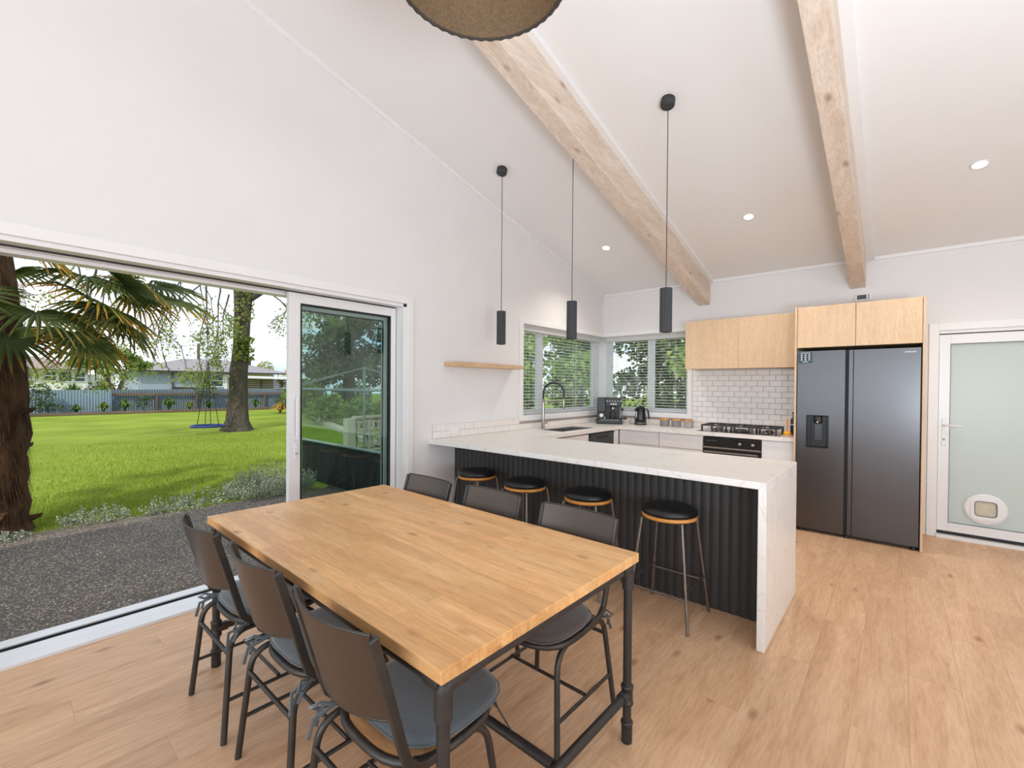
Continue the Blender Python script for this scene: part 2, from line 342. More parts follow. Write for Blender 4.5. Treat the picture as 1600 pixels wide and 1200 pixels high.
m = MB(); m.box(-.197, OY0-.3, .0065, -.163, OY1-.04, .0085); m.box(-.184, OY0-.3, .0085, -.178, OY1-.04, .02); m.build('sill_track', RUB, d1)
def panel(xa, xb, ya, yb, zb, zt, st, hd, name, gmat, handle=False, seals=True):
    m = MB(); m.box(xa, ya, zb, xb, ya+st, zt); m.box(xa, yb-hd, zb, xb, yb, zt); m.box(xa, ya+st, zt-.075, xb, yb-hd, zt); m.box(xa, ya+st, zb, xb, yb-hd, zb+.1)
    p = m.build(name, PVC, d1, bevel=.002)
    xm = (xa+xb)/2; y0, y1, z0, z1 = ya+st, yb-hd, zb+.1, zt-.075; g = .012
    m = MB()
    for X0, X1 in (((xb-.012, xb-.004), (xa+.004, xa+.012)) if seals else ((xb-.008, xb-.004),)):
        m.box(X0, y0, z0, X1, y0+g, z1); m.box(X0, y1-g, z0, X1, y1, z1); m.box(X0, y0+g, z1-g, X1, y1-g, z1); m.box(X0, y0+g, z0, X1, y1-g, z0+g)
    m.build('seal', RUB, p)
    MB().box(xm-.003, y0+.001, z0+.001, xm+.003, y1-.001, z1-.001).build('glass_pane', gmat, p)
    if handle:
        m = MB(); yh = ya+st*.62
        m.box(xb, yh-.012, 1.0, xb+.035, yh+.012, 1.03); m.box(xb, yh-.012, 1.31, xb+.035, yh+.012, 1.34); m.box(xb+.022, yh-.012, 1.0, xb+.04, yh+.012, 1.34)
        m.build('handle', PVC, p, bevel=.004)
        m = MB(); m.box(xb, yh-.014, .86, xb+.008, yh+.014, .98); m.build('lock_plate', PVC, p, bevel=.004)
        MB().lathe([(.008, 0), (.008, .006), (.004, .008)], (xb+.008, yh, .90), 12, axis=Matrix.Rotation(pi/2, 3, 'Y')).build('lock_cylinder', STEEL, p)
    return p
panel(-.145, -.10, 1.462, 2.405, .02, OZ-.035, .085, .05, 'sliding_panel', TINT, True)
panel(-.245, -.20, 1.52, 2.39, .025, OZ-.067, .075, .045, 'sliding_panel', TINT, False, False)

# ---- corner window over the sink
def wnd(name, label, ax):
    w = tag(thing(name, label, None, (0, YB, WZ0)), kind='structure')
    def P(u0, u1, d0, d1, z0, z1, mm):       # u along wall from the corner, d out of the wall (into the room +)
        if ax == 0: mm.box(d0, YB-u1, z0, d1, YB-u0, z1)
        else: mm.box(u0, YB-d1, z0, u1, YB-d0, z1)
    U = YB-WY0 if ax == 0 else WX1
    m = MB(); P(U, U+.062, 0, .018, WZ0-.062, WZ1+.062, m); P(.0185 if ax else 0, U, 0, .018, WZ1, WZ1+.062, m); P(.0185 if ax else 0, U, 0, .018, WZ0-.062, WZ0-.018, m)
    m.build('casing', TRIM, w, bevel=.003)
    m = MB(); P(0, U-.001, -.1, .012, WZ0-.018, WZ0+.004, m); m.build('sill', TRIM, w, bevel=.002)
    m = MB(); a, b = -.16, -.1; mull = (1.36, 1.45) if ax == 0 else (.66, .75)
    P(U-.055, U, a, b, WZ0, WZ1, m); P(-.05 if ax == 0 else -.05, .09, a, b, WZ0, WZ1, m); P(.09, U-.055, a, b, WZ1-.06, WZ1, m); P(.09, U-.055, a, b, WZ0, WZ0+.06, m); P(mull[0], mull[1], a, b, WZ0+.06, WZ1-.06, m)
    m.build('window_frame', PVC, w, bevel=.002)
    for u0, u1 in ((.09, mull[0]), (mull[1], U-.055)):
        m = MB(); P(u0+.001, u1-.001, -.133, -.128, WZ0+.061, WZ1-.061, m); m.build('glass_pane', CLEAR, w)
    bl = thing('venetian_blind', 'white venetian blind, slats open, over the sink window' if ax == 0 else 'white venetian blind, slats open, left of the wall cupboards', 'blind', (-.05, YB-U/2, WZ1) if ax == 0 else (U/2, YB+.05, WZ1), 'white venetian blinds')
    m = MB(); P(.03, U-.008, -.075, -.02, WZ1-.075, WZ1-.002, m); m.build('headrail', BLIND, bl, bevel=.002)
    m = MB(); P(.03, U-.008, -.072, -.026, WZ0+.02, WZ0+.034, m); m.build('bottom_rail', BLIND, bl, bevel=.002)
    n = 25; z0, z1 = WZ0+.055, WZ1-.09
    L = U-.04; tilt = radians(-2)
    sm = MB(); h = .0215
    vs = []
    for k in range(4):
        q = -h+2*h*k/3; zz = .003*(1-(q/h)**2)
        vs.append((q*cos(tilt), q*sin(tilt)+zz))
    for k in range(3):
        (q0, e0), (q1, e1) = vs[k], vs[k+1]
        if ax == 0: sm.add([(q0, -L/2, e0), (q1, -L/2, e1), (q1, L/2, e1), (q0, L/2, e0), (q0, -L/2, e0-.0022), (q1, -L/2, e1-.0022), (q1, L/2, e1-.0022), (q0, L/2, e0-.0022)], [(0, 1, 2, 3), (7, 6, 5, 4), (0, 4, 5, 1), (2, 6, 7, 3), (0, 3, 7, 4), (1, 5, 6, 2)])
        else: sm.add([(-L/2, -q0, e0), (-L/2, -q1, e1), (L/2, -q1, e1), (L/2, -q0, e0), (-L/2, -q0, e0-.0022), (-L/2, -q1, e1-.0022), (L/2, -q1, e1-.0022), (L/2, -q0, e0-.0022)], [(3, 2, 1, 0), (4, 5, 6, 7), (1, 5, 4, 0), (3, 7, 6, 2), (4, 7, 3, 0), (2, 6, 5, 1)])
    me = sm.mesh('slat', BLIND)
    for i in range(n):
        o = bpy.data.objects.new('slat', me); C.objects.link(o); o.parent = bl
        wz = z0+(z1-z0)*i/(n-1)
        wp = Vector((-.05, YB-(.03+U-.008)/2, wz)) if ax == 0 else Vector(((.03+U-.008)/2, YB+.05, wz))
        o.location = wp-bl.location
    for f in ((.08, .36, .64, .92) if ax == 0 else (.14, .42, .86)):
        u = .03+(U-.04)*f
        for d in (-.026, -.073): m = MB(); P(u-.0012, u+.0012, d-.0012, d+.0012, WZ0+.034, WZ1-.07, m); m.build('ladder_cord', CORD, bl)
    return w
wnd('window_1', 'white framed window above the sink', 0)
wnd('window_2', 'white framed window left of the wall cupboards', 1)
m = MB(); m.box(-.16, YB+.09, WZ0, -.05, YB+.16, WZ1); tag(m.build('trim_5', PVC), 'white corner post joining the two kitchen windows', kind='structure')

# ---- back door with frosted glass
d2 = tag(thing('door_2', 'white back door with frosted glass and pet flap', None, ((DX0+DX1)/2, YB, 0)), kind='structure')
m = MB(); m.box(DX0-.07, YB-.018, 0, DX0, YB, DZ+.07); m.box(DX0, YB-.018, DZ, DX1, YB, DZ+.07); m.box(DX1, YB-.018, 0, DX1+.07, YB, DZ+.07); m.build('casing', TRIM, d2, bevel=.003)
m = MB(); m.box(DX0, YB, 0, DX0+.004, YB+.12, DZ); m.box(DX0, YB, DZ-.03, DX1, YB+.12, DZ); m.box(DX0, YB-.03, -.005, DX1, YB+.12, .03); m.build('frame', PVC, d2, bevel=.002)
dl = MB(); X0, X1, Z0, Z1 = DX0+.006, DX1-.006, .062, DZ-.04; ya, yb = YB+.012, YB+.055
for a in ((X0, ya, Z0, X0+.078, yb, Z1), (X1-.078, ya, Z0, X1, yb, Z1), (X0+.078, ya, Z1-.09, X1-.078, yb, Z1), (X0+.078, ya, Z0, X1-.078, yb, Z0+.085)): dl.box(*a)
leafd = dl.build('door_leaf', PVC, d2, bevel=.002)
m = MB(); m.box(X0, ya+.01, .03, X1, yb-.01, Z0-.002)
for a in ((X0+.078, Z0+.085, X1-.078, Z0+.089), (X0+.078, Z1-.094, X1-.078, Z1-.09), (X0+.078, Z0+.089, X0+.081, Z1-.094)): m.box(a[0], ya-.001, a[1], a[2], ya+.006, a[3])
m.box(X0-.002, ya-.0005, Z1+.001, X1, ya+.02, Z1+.006); m.build('seal', RUB, d2)
mm, N, L, b = nt('frosted_glass'); N.remove(b)
tl = N.new('ShaderNodeBsdfTranslucent'); tl.inputs[0].default_value = (.93, .96, .95, 1); df = N.new('ShaderNodeBsdfPrincipled'); df.inputs['Base Color'].default_value = (.64, .665, .645, 1); df.inputs['Roughness'].default_value = .3
mx = N.new('ShaderNodeMixShader'); mx.inputs[0].default_value = .5; L.new(tl.outputs[0], mx.inputs[1]); L.new(df.outputs[0], mx.inputs[2]); L.new(mx.outputs[0], N['Material Output'].inputs[0]); FROST = mm
MB().box(X0+.0785, ya+.016, Z0+.0855, X1-.0785, ya+.024, Z1-.0905).build('frosted_pane', FROST, leafd)
m = MB(); m.box(X0+.024, ya-.008, .885, X0+.056, ya, 1.14); m.build('lock_plate', PVC, leafd, bevel=.006)
m = MB(); m.tube([(X0+.04, ya-.006, 1.08), (X0+.04, ya-.045, 1.08), (X0+.055, ya-.052, 1.08), (X0+.165, ya-.05, 1.078)], .0095, 10); m.build('handle', PVC, leafd)
MB().lathe([(.009, 0), (.009, .005), (.004, .007)], (X0+.04, ya-.008, .945), 12, axis=Matrix.Rotation(pi/2, 3, 'X')).build('lock_cylinder', STEEL, leafd)
pc = ((3.845+4.13)/2, ya+.012, .315)
px_ = thing('pet_door', None, None, (0, 0, 0)); px_.parent = d2
AXY = Matrix.Rotation(pi/2, 3, 'X')
m = MB(); n = 40
def ell(rx, rz, y, cz=0, p=2.0):
    out = []
    for k in range(n):
        a = 2*pi*k/n; q = (abs(cos(a))**p+abs(sin(a))**p)**(-1/p); out.append((pc[0]+rx*q*cos(a), y, pc[2]+cz+rz*q*sin(a)))
    return out
def loft(m, rings, closed_end=True):
    b = []
    for r in rings: b += r
    k = len(rings[0]); fs = [(i*k+j, i*k+(j+1) % k, (i+1)*k+(j+1) % k, (i+1)*k+j) for i in range(len(rings)-1) for j in range(k)]
    m.add(b, fs)
loft(m, [ell(.143, .143, ya+.016), ell(.143, .143, ya-.004), ell(.13, .13, ya-.012), ell(.098, .098, ya-.012, 0, 6), ell(.098, .098, ya-.022, 0, 6), ell(.075, .072, ya-.022, .005, 6), ell(.075, .072, ya-.004, .005, 6)])
m.build('pet_flap_surround', PVC, px_)
m = MB(); loft(m, [ell(.075, .072, ya-.0225, .005, 6), ell(.068, .065, ya-.0225, .005, 6), ell(.068, .065, ya-.008, .005, 6)]); m.build('flap_gasket', M_('grey_gasket', (120, 118, 114), .6), px_)
m = MB(); m.prism([(a[0], a[2]) for a in ell(.068, .065, 0, .005, 6)], -ya+.008, -ya+.012, Matrix.Rotation(pi/2, 4, 'X'))
m.build('flap', M_('smoky_flap', (196, 190, 172), .2, var=.12, vs=12), px_)

# ------------------------------------------------------------------ kitchen
TOP = .914
wt = thing('worktop', 'white marble-look stone worktop wrapping around the kitchen and down the end of the bar', 'worktop', (1.4, 3.2, .874))
m = MB(); z0, z1 = TOP-.04, TOP
SX0, SX1, SY0, SY1 = .13, .50, 4.22, 4.98
m.box(.001, 2.70, z0, 2.84, 3.64, z1)
m.build('bar_top', STONE, wt, bevel=.003)
m = MB()
for a in ((.001, 3.641, .61, SY0), (.001, SY1, .61, YB-.001), (.001, SY0, SX0, SY1), (SX1, SY0, .61, SY1), (.611, 5.355, 2.566, YB-.001)): m.box(a[0], a[1], z0, a[2], a[3], z1)
m.build('counter_top', STONE, wt)
MB().box(2.80, 2.70, .001, 2.84, 3.64, z0).build('waterfall_end', STONE, wt, bevel=.003)
pb = thing('peninsula_base', 'black fluted panel front of the breakfast bar under the white worktop', 'bar front', (1.4, 3.3, 0))
m = MB(); prof = []; nrib = 48; W0, W1 = .002, 2.798; pw = (W1-W0)/nrib
for i in range(nrib):
    for t in range(6):
        a = t/6; prof.append((W0+pw*(i+a), 3.031+.008*(1-abs(sin(pi*a)))))
prof.append((W1, 3.041))
m.prism([(W0, 3.06)]+prof+[(W1, 3.06)], .002, z0-.001); o = m.build('fluted_panel', FLUTE, pb)
MB().box(.002, 3.061, .002, 2.798, 3.615, z0-.001).build('carcass', WHITE, pb)

def base_unit(name, label, a, front, axis):
    """carcass box plus its fronts; front = list of (u0,u1,z0,z1)"""
    t = thing(name, label, 'cabinet', ((a[0]+a[3])/2, (a[1]+a[4])/2, 0))
    MB().box(*a).build('carcass', WHITE, t)
    for u0, u1, q0, q1, nm in front:
        if axis == 'y': MB().box(u0, a[1]-.019, q0, u1, a[1]-.001, q1).build(nm, WHITE, t, bevel=.0015)
        else: MB().box(a[3]+.001, u0, q0, a[3]+.019, u1, q1).build(nm, WHITE, t, bevel=.0015)
    k = MB().box(a[0]+.002, a[1]+.05, .002, a[3]-.002, a[1]+.06, .1) if axis == 'y' else MB().box(a[3]-.06, a[1]+.002, .002, a[3]-.05, a[4]-.002, .1)
    k.build('kickboard', WHITE, t)
    return t
zf = z0-.014
base_unit('sink_cabinet', 'white sink cupboard left of the dishwasher, mostly behind the bar', (.02, 3.66, .102, .57, 4.628, .690), [(3.662, 4.14, .11, zf, 'door'), (4.144, 4.626, .11, zf, 'door')], 'x')
base_unit('corner_cabinet', 'narrow white corner filler right of the dark dishwasher', (.02, 5.232, .102, .57, 5.97, z0-.002), [(5.234, 5.375, .11, zf, 'filler_panel')], 'x')
base_unit('drawer_cabinet', 'white drawer unit below the kettle, left of the oven', (.60, 5.40, .102, 1.13, 5.97, z0-.002), [(.602, 1.128, .70, zf, 'drawer'), (.602, 1.128, .40, .692, 'drawer'), (.602, 1.128, .11, .392, 'drawer')], 'y')
base_unit('drawer_cabinet', 'white drawer unit touching the left side of the oven', (1.134, 5.40, .102, 1.655, 5.97, z0-.002), [(1.136, 1.653, .70, zf, 'drawer'), (1.136, 1.653, .40, .692, 'drawer'), (1.136, 1.653, .11, .392, 'drawer')], 'y')
base_unit('narrow_cabinet', 'white cupboard between the oven and the fridge surround', (2.262, 5.40, .102, 2.56, 5.97, z0-.002), [(2.264, 2.558, .11, zf, 'door')], 'y')
# oven
ov = thing('oven', 'black built-in oven with two silver knobs and steel handle bar', 'oven', (1.96, 5.6, .26))
MB().box(1.66, 5.40, .262, 2.258, 5.95, .858).build('carcass', BLACK, ov)
MB().box(1.662, 5.378, .752, 2.256, 5.399, .848).build('control_panel', M_('black_glass', (26, 27, 27), .12), ov, bevel=.002)
MB().box(1.662, 5.376, .735, 2.256, 5.399, .751).build('steel_trim', STEEL, ov)
MB().box(1.662, 5.374, .264, 2.256, 5.399, .733).build('door', M_('oven_door_glass', (24, 24, 25), .1), ov, bevel=.003)
m = MB(); m.box(1.68, 5.336, .69, 2.235, 5.350, .706); m.box(1.70, 5.35, .692, 1.715, 5.375, .704); m.box(2.20, 5.35, .692, 2.215, 5.375, .704); m.build('handle', STEEL, ov, bevel=.002)
for x in (2.05, 2.18):
    k = MB().lathe([(.021, 0), (.021, .004), (.018, .006), (.016, .024), (.013, .026)], (x, 5.378, .803), 20, axis=AXY).build('knob', STEEL, ov)
def text(name, s, size, loc, rot, mat, parent=None, ext=.0006):
    cu = bpy.data.curves.new(name, 'FONT'); cu.body = s; cu.size = size; cu.extrude = ext; cu.align_x = 'LEFT'; cu.resolution_u = 2
    tmp = bpy.data.objects.new(name, cu); C.objects.link(tmp); tmp.rotation_euler = rot; tmp.location = loc
    bpy.context.view_layer.update(); dg = bpy.context.evaluated_depsgraph_get(); me = bpy.data.meshes.new_from_object(tmp.evaluated_get(dg))
    M = tmp.matrix_world.copy(); bpy.data.objects.remove(tmp); me.materials.clear(); me.materials.append(mat)
    o = bpy.data.objects.new(name, me); C.objects.link(o)
    if parent:
        off = Vector((0, 0, 0)); q = parent
        while q: off += q.location; q = q.parent
        o.parent = parent; o.matrix_local = Matrix.Translation(-off) @ M
    return o
GREYP = M_('grey_print', (120, 120, 118), .5)
text('logo', 'FISHER & PAYKEL', .0155, (1.69, 5.3775, .815), (pi/2, 0, 0), GREYP, ov)
# dishwasher
dw = thing('dishwasher', 'dark grey dishwasher drawer beside the corner of the counter', 'dishwasher', (.3, 4.93, .1))
MB().box(.04, 4.632, .102, .58, 5.228, z0-.003).build('tub', BLACK, dw)
MB().box(.581, 4.634, .50, .60, 5.226, z0-.03).build('upper_drawer', M_('dark_steel_front', (74, 76, 78), .4, .7, st=(1, 20, 1)), dw, bevel=.002)
MB().box(.581, 4.634, .11, .60, 5.226, .492).build('lower_drawer', M_('dark_steel_front_2', (74, 76, 78), .4, .7), dw, bevel=.002)
MB().box(.581, 4.634, z0-.028, .612, 5.226, z0-.012).build('top_lip', BLACK, dw, bevel=.002)
MB().box(.6005, 4.80, .795, .606, 5.06, .815).build('handle_slot', RUB, dw)
# sink and tap
sk = thing('kitchen_sink', 'stainless undermount sink bowl under the window tap', 'sink', (.315, 4.6, .7))
SINK = M_('sink_steel', (150, 148, 144), .38, .9, var=.05)
m = MB(); a, b, c, d = SX0+.001, SX1-.001, SY0+.001, SY1-.001; t = .006; zb = .70
m.box(a, c, zb, a+t, d, z1-.012); m.box(b-t, c, zb, b, d, z1-.012); m.box(a+t, c, zb, b-t, c+t, z1-.012); m.box(a+t, d-t, zb, b-t, d, z1-.012); m.box(a, c, zb-.006, b, d, zb)
m.build('bowl', SINK, sk)
MB().lathe([(.045, 0), (.045, .003), (.03, .004)], ((a+b)/2, (c+d)/2, zb), 20).build('drain', STEEL, sk)
tp = thing('kitchen_tap', 'brushed steel tap with black arched spring hose over the sink', 'tap', (.085, 4.40, TOP))
MB().lathe([(.026, 0), (.026, .008), (.019, .012), (.017, .15), (.015, .30), (.0155, .36)], (.085, 4.40, TOP+.001), 20).build('column', STEEL, tp)
pts = [(.085, 4.40, TOP+.36)]+[(.085+.115*(1-cos(a)), 4.40+.05*(1-cos(a)), TOP+.43+.125*sin(a)) for a in [pi*i/14 for i in range(15)]]+[(.315, 4.50, TOP+.37)]
MB().tube(pts, .0115, 12).build('spring_hose', BLACK, tp)
MB().lathe([(.011, .0), (.014, .02), (.014, .11), (.010, .125)], (.315, 4.50, TOP+.245), 16).build('spray_head', STEEL, tp)
MB().tube([(.085, 4.40, TOP+.335), (.315, 4.50, TOP+.335)], .005, 8).build('support_arm', STEEL, tp)
m = MB(); m.tube([(.09, 4.40, TOP+.065), (.135, 4.42, TOP+.065)], .011, 10); m.tube([(.128, 4.417, TOP+.068), (.165, 4.435, TOP+.125)], .005, 8); m.build('lever', STEEL, tp)
# tiles
def tile_mesh(w, h, ax):
    t = .008; b = .002; m = MB()
    if ax == 'x': f = lambda u, v, d: (u, -d, v)
    else: f = lambda u, v, d: (d, u, v)
    vs = [f(u, v, 0) for u, v in ((-w/2, 0), (w/2, 0), (w/2, h), (-w/2, h))]+[f(u, v, t-.0015) for u, v in ((-w/2, 0), (w/2, 0), (w/2, h), (-w/2, h))]+[f(u, v, t) for u, v in ((-w/2+b, b), (w/2-b, b), (w/2-b, h-b), (-w/2+b, h-b))]
    fs = [(0, 1, 5, 4), (1, 2, 6, 5), (2, 3, 7, 6), (3, 0, 4, 7), (4, 5, 9, 8), (5, 6, 10, 9), (6, 7, 11, 10), (7, 4, 8, 11), (8, 9, 10, 11), (3, 2, 1, 0)]
    if ax == 'y': fs = [tuple(reversed(q)) for q in fs] if False else fs
    return m.add(vs, fs).mesh('tile', TILE)
PW, PH = .127, .0663; cache = {}
def tiles(parent, ax, u0, u1, rows, plane, ph0=0):
    for r in range(rows):
        u = u0-((r % 2)*.5+ph0)*PW
        while u < u1-.01:
            a, b = max(u, u0), min(u+PW-.003, u1)
            if b-a > .012:
                w = round(b-a, 3); key = (w, ax)
                if key not in cache: cache[key] = tile_mesh(w, PH-.003, ax)
                o = bpy.data.objects.new('tile', cache[key]); C.objects.link(o); o.parent = parent
                c = (a+b)/2; z = TOP+.002+r*PH; j = random.uniform(-.0006, .0006)
                p = Vector((c, plane-.002+j, z)) if ax == 'x' else Vector((plane+.002+j, c, z))
                o.location = p-parent.location
            u += PW
TR = 11
MB().box(1.326, YB-.003, TOP+.001, 2.566, YB-.0002, TOP+PH*TR).build('grout_bed', GROUT, wb)
tiles(wb, 'x', 1.326, 2.566, TR, YB-.001)
MB().box(.012, YB-.003, TOP+.001, 1.3255, YB-.0002, TOP+PH*1.48).build('grout_bed', GROUT, wb)
tiles(wb, 'x', .012, 1.325, 1, YB-.001, .3)
MB().box(.0002, 2.75, TOP+.001, .003, YB, TOP+PH*2).build('grout_bed', GROUT, wl)
tiles(wl, 'y', 2.752, 4.036, 2, .001, .2); tiles(wl, 'y', 4.038, YB-.012, 1, .001, .2)
ol = thing('power_outlet', 'white power outlet set in the tiled upstand on the left wall', 'outlet', (.012, 2.98, .98))
MB().box(.0105, 2.96, .948, .019, 3.07, 1.018).build('face_plate', PVC, ol, bevel=.003)
m = MB(); m.box(.0191, 2.985, .99, .021, 2.997, 1.004); m.box(.0191, 3.03, .99, .021, 3.042, 1.004); m.build('switch', WHITE, ol)
# wall cabinets
def hcab(name, label, x0, x1, y0, z0, z1, splits, side=.0):
    t = thing(name, label, 'cupboard', ((x0+x1)/2, (y0+YB)/2, z0))
    MB().box(x0+side, y0+.02, z0+.002, x1-side, YB-.0125, z1-.001).build('carcass', OAKV, t)
    xs = [x0+side]+splits+[x1-side]
    for a, b in zip(xs[:-1], xs[1:]): MB().box(a+.001, y0, z0, b-.001, y0+.0185, z1).build('door', OAKV, t, bevel=.001)
    return t
hcab('wall_cupboard', 'light oak two-door wall cupboard over the hob', 1.35, 2.558, 5.64, 1.652, 2.236, [1.955])
m = thing('fridge_surround', 'light oak surround with two cupboard doors above the fridge', 'cupboard', (3.05, 5.6, 0))
MB().box(2.568, 5.29, .002, 2.586, YB-.001, 2.232).build('side_panel', OAKV, m, bevel=.001); MB().box(3.522, 5.29, .002, 3.54, YB-.001, 2.232).build('side_panel', OAKV, m, bevel=.001)
MB().box(2.587, 5.322, 1.83, 3.521, YB-.002, 2.23).build('carcass', OAKV, m)
MB().box(2.588, 5.30, 1.828, 3.052, 5.3205, 2.231).build('door', OAKV, m, bevel=.001); MB().box(3.056, 5.30, 1.828, 3.52, 5.3205, 2.231).build('door', OAKV, m, bevel=.001)
# fridge
fr = thing('fridge', 'dark brushed steel side-by-side fridge with water dispenser', 'fridge', (3.05, 5.6, 0))
MB().box(2.60, 5.36, .03, 3.508, 5.95, 1.775).build('cabinet', M_('fridge_body', (60, 60, 62), .5, .4), fr)
FY = 5.295; ZT, ZBm = 1.792, .035
DXa, DXb, DZa, DZb = 2.672, 2.858, .838, 1.162         # dispenser opening
m = MB()
for a in ((2.594, FY, ZBm, DXa, 5.358, ZT), (DXb, FY, ZBm, 2.980, 5.358, ZT), (DXa, FY, ZBm, DXb, 5.358, DZa), (DXa, FY, DZb, DXb, 5.358, ZT), (DXa, 5.35, DZa, DXb, 5.358, DZb)): m.box(*a)
ld = m.build('freezer_door', FRIDGE, fr)
m = MB(); m.box(3.042, FY, ZBm, 3.514, 5.358, ZT); rd = m.build('fridge_door', FRIDGE, fr, bevel=.004)
MB().box(3.006, FY+.004, ZBm, 3.040, 5.358, ZT).build('handle_strip', FRIDGE, fr, bevel=.003)
MB().box(2.9805, FY+.03, ZBm, 3.0055, 5.358, ZT).build('handle_recess', RUB, fr)
dp = thing('water_dispenser', None, None); dp.parent = fr; MBX = MB()
m = MB(); m.box(DXa+.0005, FY+.045, DZa+.0005, DXb-.0005, FY+.052, DZb-.0005); m.box(DXa+.0005, FY+.002, DZa+.0005, DXa+.004, FY+.045, DZb-.0005); m.box(DXb-.004, FY+.002, DZa+.0005, DXb-.0005, FY+.045, DZb-.0005); m.box(DXa+.004, FY+.002, DZb-.006, DXb-.004, FY+.045, DZb-.0005)
m.build('niche', M_('dispenser_niche', (22, 22, 24), .35), dp)
m = MB(); m.box(DXa+.034, FY+.03, DZa+.012, DXb-.022, FY+.0445, DZb-.008); m.build('back_plate', FRDK, dp, bevel=.004)
m = MB(); m.box(DXa+.068, FY+.016, DZa+.075, DXb-.056, FY+.0295, DZb-.085); m.build('paddle', M_('dispenser_paddle', (70, 72, 76), .25, .5), dp, bevel=.003)
m = MB().lathe([(.034, .0), (.038, .01), (.038, .06), (.03, .068)], ((DXa+DXb)/2+.003, FY+.034, DZb-.078), 20); m.build('spout', BLACK, dp)
m = MB(); m.box(DXa+.004, FY-.002, DZa+.001, DXb-.004, FY+.044, DZa+.01); m.build('drip_tray', FRDK, dp, bevel=.002)
for dx in (-.012, .0, .012):
    pass
MB().box((DXa+DXb)/2-.002, FY-.0065, DZb-.072, (DXa+DXb)/2+.006, FY-.0035, DZb-.064).build('indicator_light', emit('amber_indicator', (1, .65, .25), 2), dp)
for x in (2.63, 3.0, 3.48):
    MB().lathe([(.02, 0), (.022, .01), (.018, .034)], (x, 5.335, .0), 14).build('foot', BLACK, fr)
MB().box(2.61, 5.34, .012, 3.50, 5.36, .034).build('plinth', BLACK, fr)
st = MB().box(2.602, FY-.0012, 1.675, 2.716, FY-.0002, 1.782).build('sticker', M_('teal_sticker', (38, 66, 76), .5, var=.03), fr)
WP = M_('white_print', (225, 228, 230), .5)
m = MB(); random.seed(3)
m.box(2.617, FY-.0016, 1.772, 2.700, FY-.00121, 1.776); m.box(2.637, FY-.0016, 1.685, 2.682, FY-.00121, 1.690)
for r in range(3):
    for c in range(3):
        cx, cz = 2.628+c*.032, 1.754-r*.023
        m.box(cx-.005, FY-.0016, cz-.001, cx+.005, FY-.00121, cz+.008); m.box(cx-.010, FY-.0016, cz-.008, cx+.010, FY-.00121, cz-.0055)
m.build('sticker_print', WP, st)
text('logo', 'SAMSUNG', .017, (3.405, FY-.0002, 1.748), (pi/2, 0, 0), M_('chrome_print', (215, 218, 222), .3, .3), rd)
wd = thing('wall_controller', 'small white wall unit with dark screen above the fridge cupboards', 'controller', (3.075, YB, 2.29))
MB().box(3.005, YB-.022, 2.345, 3.145, YB, 2.425).build('housing', PVC, wd, bevel=.004)
MB().box(3.022, YB-.0235, 2.362, 3.10, YB-.0221, 2.408).build('screen', M_('lcd_screen', (70, 72, 66), .3), wd)
MB().box(3.114, YB-.0235, 2.358, 3.122, YB-.0221, 2.412).build('button', GREYP, wd)
sh = thing('floating_shelf', 'small light oak floating shelf on the wall left of the window', 'shelf', (.08, 3.39, 1.615))
MB().box(.001, 2.888, 1.612, .175, 3.905, 1.652).build('shelf_board', OAKH, sh, bevel=.002)

# hob
hb = thing('gas_hob', 'five-burner black gas hob set into the back counter', 'hob', (1.99, 5.66, TOP))
MB().box(1.56, 5.45, TOP+.0005, 2.42, 5.90, TOP+.006).build('hob_plate', M_('hob_glass', (34, 34, 36), .15), hb, bevel=.002)
def trivet(x0, x1, y0, y1):
    m = MB(); zt = TOP+.078; w = .009
    for a in ((x0, y0, x1, y0+w*2), (x0, y1-w*2, x1, y1), (x0, y0+w*2, x0+w*2, y1-w*2), (x1-w*2, y0+w*2, x1, y1-w*2)): m.box(a[0], a[1], zt-.016, a[2], a[3], zt)
    for x in (x0, x1-w*2):
        for y in (y0, y1-w*2): m.box(x, y, TOP+.006, x+w*2, y+w*2, zt-.016)
    xm = (x0+x1)/2; 
    for yc in ((y0+y1)/2-(y1-y0)*.25, (y0+y1)/2+(y1-y0)*.25): m.box(x0+w*2, yc-w/2, zt-.014, xm-.03, yc+w/2, zt+.003); m.box(xm+.03, yc-w/2, zt-.014, x1-w*2, yc+w/2, zt+.003)
    m.box(xm-w/2, y0+w*2, zt-.014, xm+w/2, y0+.075, zt+.003); m.box(xm-w/2, y1-.075, zt-.014, xm+w/2, y1-w*2, zt+.003)
    m.build('trivet', MATT, hb)
trivet(1.60, 1.845, 5.48, 5.87); trivet(1.86, 2.12, 5.50, 5.87); trivet(2.135, 2.385, 5.48, 5.87)
for x, y, r in ((1.72, 5.58, .034), (1.72, 5.77, .042), (1.99, 5.69, .06), (2.26, 5.58, .034), (2.26, 5.77, .042)):
    q = MB().lathe([(r*1.1, 0), (r*1.1, .012), (r, .014)], (x, y, TOP+.0062), 20).build('burner', STEEL, hb)
    MB().lathe([(r*.92, 0), (r*.95, .006), (r*.7, .011)], (x, y, TOP+.0205), 20).build('burner_cap', MATT, q)
for i in range(5): MB().lathe([(.018, 0), (.017, .022), (.013, .026)], (1.88+i*.055, 5.475, TOP+.0062), 16).build('knob', BLACK, hb)

